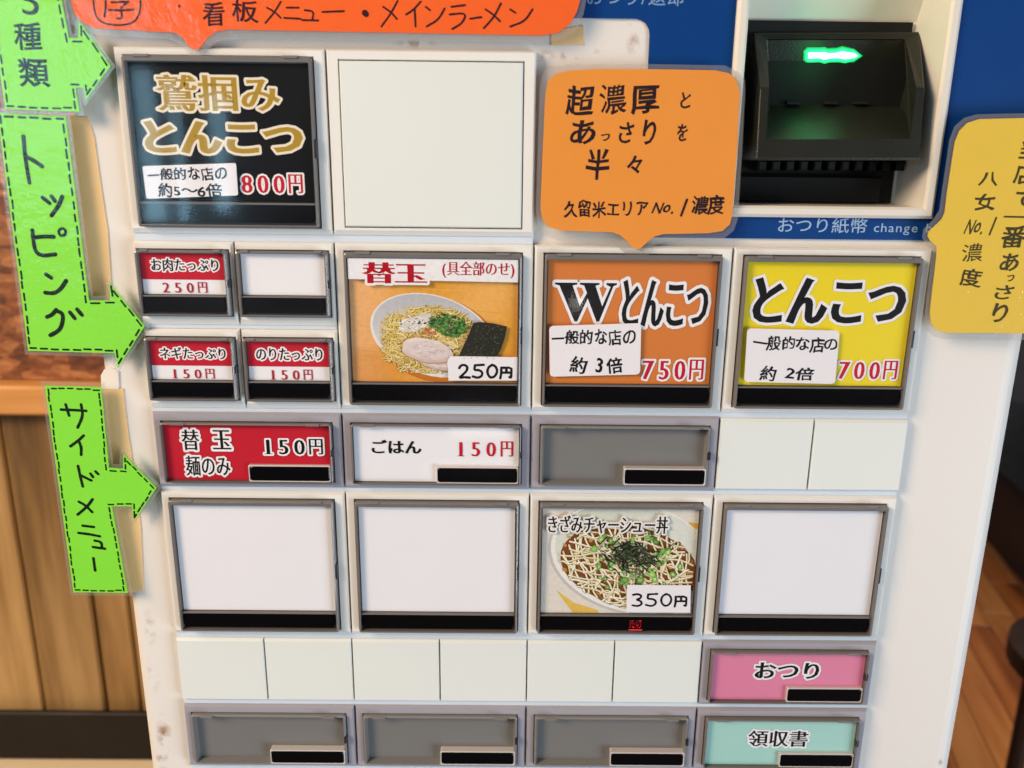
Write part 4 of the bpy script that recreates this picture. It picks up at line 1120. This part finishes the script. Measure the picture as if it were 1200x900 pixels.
# orange banner
BN = [(80, -40), (83, 0), (88, 17), (97, 27), (112, 33), (204, 38), (212, 42), (222, 55), (227, 58), (233, 57.5), (244, 44), (252, 37.5), (266, 34.5), (450, 38), (636, 41.5), (654, 38), (668, 28), (676, 14), (680, 0), (684, -40)]
BF = [(74, -46), (76, 4), (80, 24), (92, 35), (112, 41), (200, 46), (213, 54), (222, 64), (230, 67), (240, 62), (252, 50), (262, 46), (450, 47.5), (640, 50), (660, 46), (676, 34), (684, 16), (687, 0), (691, -46)]
yb_ = -.022
e, P = sign('banner_sign', 'long bright orange laminated banner across the top with handwritten black menu words', 'sign', BN, m_orange, None, yb_, BF)
c = Canvas(yb_ - .0005, 4e-5); BI = C_((60, 14, 20))
c.text('看', (237, 263.5, 2, 31), BI, wob=.018, jit=.04, ax=.014, ay=.012)
c.text('板', (271.5, 303, -1, 27), BI, wob=.018, jit=.04, ax=.014, ay=.012, seed=4)
def hs(c, L, wd, col=BI):
    for st in L: c.stroke([bp(u, v, c.y) for u, v in st], wd * .0044, col, 2, wob=.08)
hs(c, [[(329, 2), (322, 14), (311, 27)], [(313, 9), (322, 14), (329, 21)], [(336, 9), (350, 9)], [(333, 21), (352, 22)],
       [(357, 12), (368, 13), (366, 23)], [(354, 23.5), (373, 24)], [(378, 14), (403, 13)],
       [(466, 1), (458, 16), (447, 31)], [(449, 8), (458, 14), (465, 22)], [(493, 2), (484, 12), (476, 17)], [(486, 10), (487, 31)],
       [(499, 8), (504, 12)], [(521, 10), (514, 23), (500, 31)], [(529, 8), (545, 6)], [(527, 17), (547, 15), (542, 27), (530, 34)], [(551, 22), (564, 20)],
       [(587, 4), (579, 20), (567, 33)], [(569, 11), (578, 17), (586, 25)], [(598, 11), (604, 15)], [(624, 11), (615, 25), (598, 31)]], 2.0)
hs(c, [[(427.5, 15), (429, 16.5)]], 6); hs(c, [[(210, 7), (210.5, 7.5)]], 2)
hs(c, [[(110, -24), (109, 0), (112, 20), (122, 28), (140, 30), (157, 27), (164, 16), (165, 0), (163, -24)]], 1.8)
c.text('厚', (119, 157, -24, 23), BI, wob=.015, jit=.02, ax=-.008, ay=-.008)
c.build('handwriting', m_pen, e)

# amber bubble
def cr(L, s=3.75, ox=620, oy=60): return [(ox + a / s, oy + b_ / s) for a, b_ in L]
AB = cr([(72, 190), (84, 130), (118, 100), (170, 86), (300, 78), (560, 79), (820, 84), (880, 97), (912, 128), (926, 180), (915, 420), (893, 720), (882, 762), (850, 790), (790, 800), (590, 804), (552, 814), (520, 838), (492, 866), (474, 870), (455, 862), (428, 832), (400, 808), (366, 796), (140, 788), (84, 772), (58, 738), (50, 690), (60, 430)])
AF = cr([(48, 160), (62, 92), (96, 66), (180, 58), (520, 56), (860, 62), (920, 88), (950, 130), (950, 190), (938, 430), (918, 740), (900, 790), (860, 822), (620, 836), (560, 850), (520, 900), (485, 912), (440, 905), (404, 872), (370, 848), (130, 832), (70, 815), (40, 780), (30, 700), (38, 430)])
yy = -.018
e, P = sign('speech_bubble_sign', 'amber laminated speech bubble with handwriting, pointing down at the orange W button', 'sign', AB, m_amber, None, yy, AF)
c = Canvas(yy - .0005, 4e-5); HB = C_((40, 18, 24))
def ct_(s, bx, **kw):
    a, b_, q, r_ = bx; d_ = dict(wob=.028, jit=.07, ax=.022, ay=.018, serif=False); d_.update(kw)
    c.text(s, (620 + a / 3.75, 620 + b_ / 3.75, 60 + q / 3.75, 60 + r_ / 3.75), HB, **d_)
ct_('超', (160, 285, 150, 282)); ct_('濃', (308, 430, 145, 280), seed=2, ax=.010, ay=.010); ct_('厚', (450, 575, 148, 282), seed=3); ct_('と', (665, 711, 180, 252))
ct_('あ', (180, 293, 303, 410)); ct_('っ', (316, 356, 362, 395)); ct_('さ', (395, 461, 310, 405)); ct_('り', (500, 558, 300, 412)); ct_('を', (650, 698, 320, 396))
ct_('半', (249, 354, 428, 566)); ct_('々', (430, 498, 458, 538))
ct_('久留米エリア', (152, 524, 650, 733), jit=.05, ax=.022, ay=.02, rot=1); ct_('No.', (545, 640, 664, 715), shear=.3); c.stroke([bp(620 + 694 / 3.75, 60 + 652 / 3.75, yy), bp(620 + 668 / 3.75, 60 + 722 / 3.75, yy)], .011, HB, 0)
ct_('濃度', (715, 858, 630, 720), rot=1, seed=6)
c.build('handwriting', m_pen, e)

# yellow bubble, leaning a little off the panel
def cy_(L): return [(1060 + a / 3, 120 + b_ / 3) for a, b_ in L]
YB_ = cy_([(170, 190), (178, 140), (194, 100), (222, 72), (262, 59), (330, 57), (640, 50), (700, 90), (700, 780), (640, 815), (420, 812), (150, 810), (112, 800), (94, 776), (90, 740), (96, 680), (106, 600), (114, 530), (112, 506), (90, 486), (82, 470), (86, 454), (108, 434), (132, 410), (142, 388), (150, 320)])
YF_ = cy_([(152, 190), (160, 130), (178, 84), (212, 54), (256, 42), (330, 40), (660, 34), (720, 80), (720, 800), (650, 838), (420, 836), (140, 834), (100, 824), (78, 796), (74, 740), (80, 680), (90, 600), (97, 520), (78, 500), (64, 476), (68, 446), (100, 416), (124, 380), (134, 310)])
yyf = lambda x, z: -.030 - .05 * (x - 3.95) 
e, P = sign('speech_bubble_sign', 'yellow laminated speech bubble with handwriting, beside the yellow button at the right edge', 'sign', YB_, m_yellow, None, yyf, YF_)
c = Canvas(lambda x, z: yyf(x, z) - .0005, 4e-5); YI = C_((70, 62, 26))
def yt(s, bx, **kw):
    d_ = dict(wob=.028, jit=.07, ax=.020, ay=.018, serif=False); d_.update(kw)
    c.text(s, bx, YI, **d_)
yt('八', (1147, 1170, 201, 218)); yt('女', (1142, 1167, 227, 247), seed=2); yt('No.', (1132, 1153.5, 257, 275), shear=.25); c.stroke([bp(1167.5, 255, c.y), bp(1159.5, 275, c.y)], .009, YI, 0)
yt('濃', (1127, 1152, 285, 307), seed=3, ax=.004, ay=.004); yt('度', (1125, 1151, 315, 337), seed=4)
yt('当', (1195, 1219, 165, 187)); yt('店', (1188, 1215, 192, 216)); yt('で', (1190, 1213, 223, 242)); yt('一', (1176, 1206, 253, 255.3)); yt('番', (1173, 1203, 264, 291))
yt('あ', (1172, 1194, 297, 318)); yt('っ', (1180, 1188.5, 322, 330)); yt('さ', (1166, 1188, 334, 351)); yt('り', (1163, 1181, 355, 378))
c.build('handwriting', m_pen, e)

# ------------------------------------------------------------------ yellowed tape under the signs
def tape(label, L, m=m_tape, y=PY - .006):
    P = [bp(u, v, y) for u, v in L]
    if area2(P) < 0: P = P[::-1]
    og = (sum(p[0] for p in P) / len(P), y, sum(p[1] for p in P) / len(P))
    o = link('tape_strip', mesh('tape_strip', *prism(P, y, PY - .0005), m, og), None, og)
    o['label'] = label; o['category'] = 'tape'; o['group'] = 'pieces of old tape on the machine'
tape('yellowed tape strip between the green トッピング sign and the small buttons', [(68, 136), (103, 137), (110, 160), (117, 210), (126, 270), (130, 330), (131, 360), (96, 360)])
tape('yellowed tape strip beside the green サイドメニュー sign', [(112, 456), (144, 455), (149, 500), (158, 560), (165, 620), (168, 692), (152, 695), (130, 690)])
tape('yellowed tape piece under the right end of the orange banner', [(646, 36), (684, 30), (684, 52), (646, 53)])
tape('small yellowed tape piece between the topmost green sign and the orange banner', [(66, -10), (88, -10), (90, 22), (72, 24)])
m_wt = mat('white_tape', (232, 222, 208), .4, noise=.05)
tape('white rounded tape end above the lowest green sign', [(119, 456), (118, 440), (122, 433), (130, 431), (138, 434), (139, 456)], m_wt, PY - .009)

bpy.data.objects.remove(_go); bpy.data.curves.remove(_cur)
for o in bpy.data.objects:
    for k in ('cx', 'cz'):
        if k in o: del o[k]
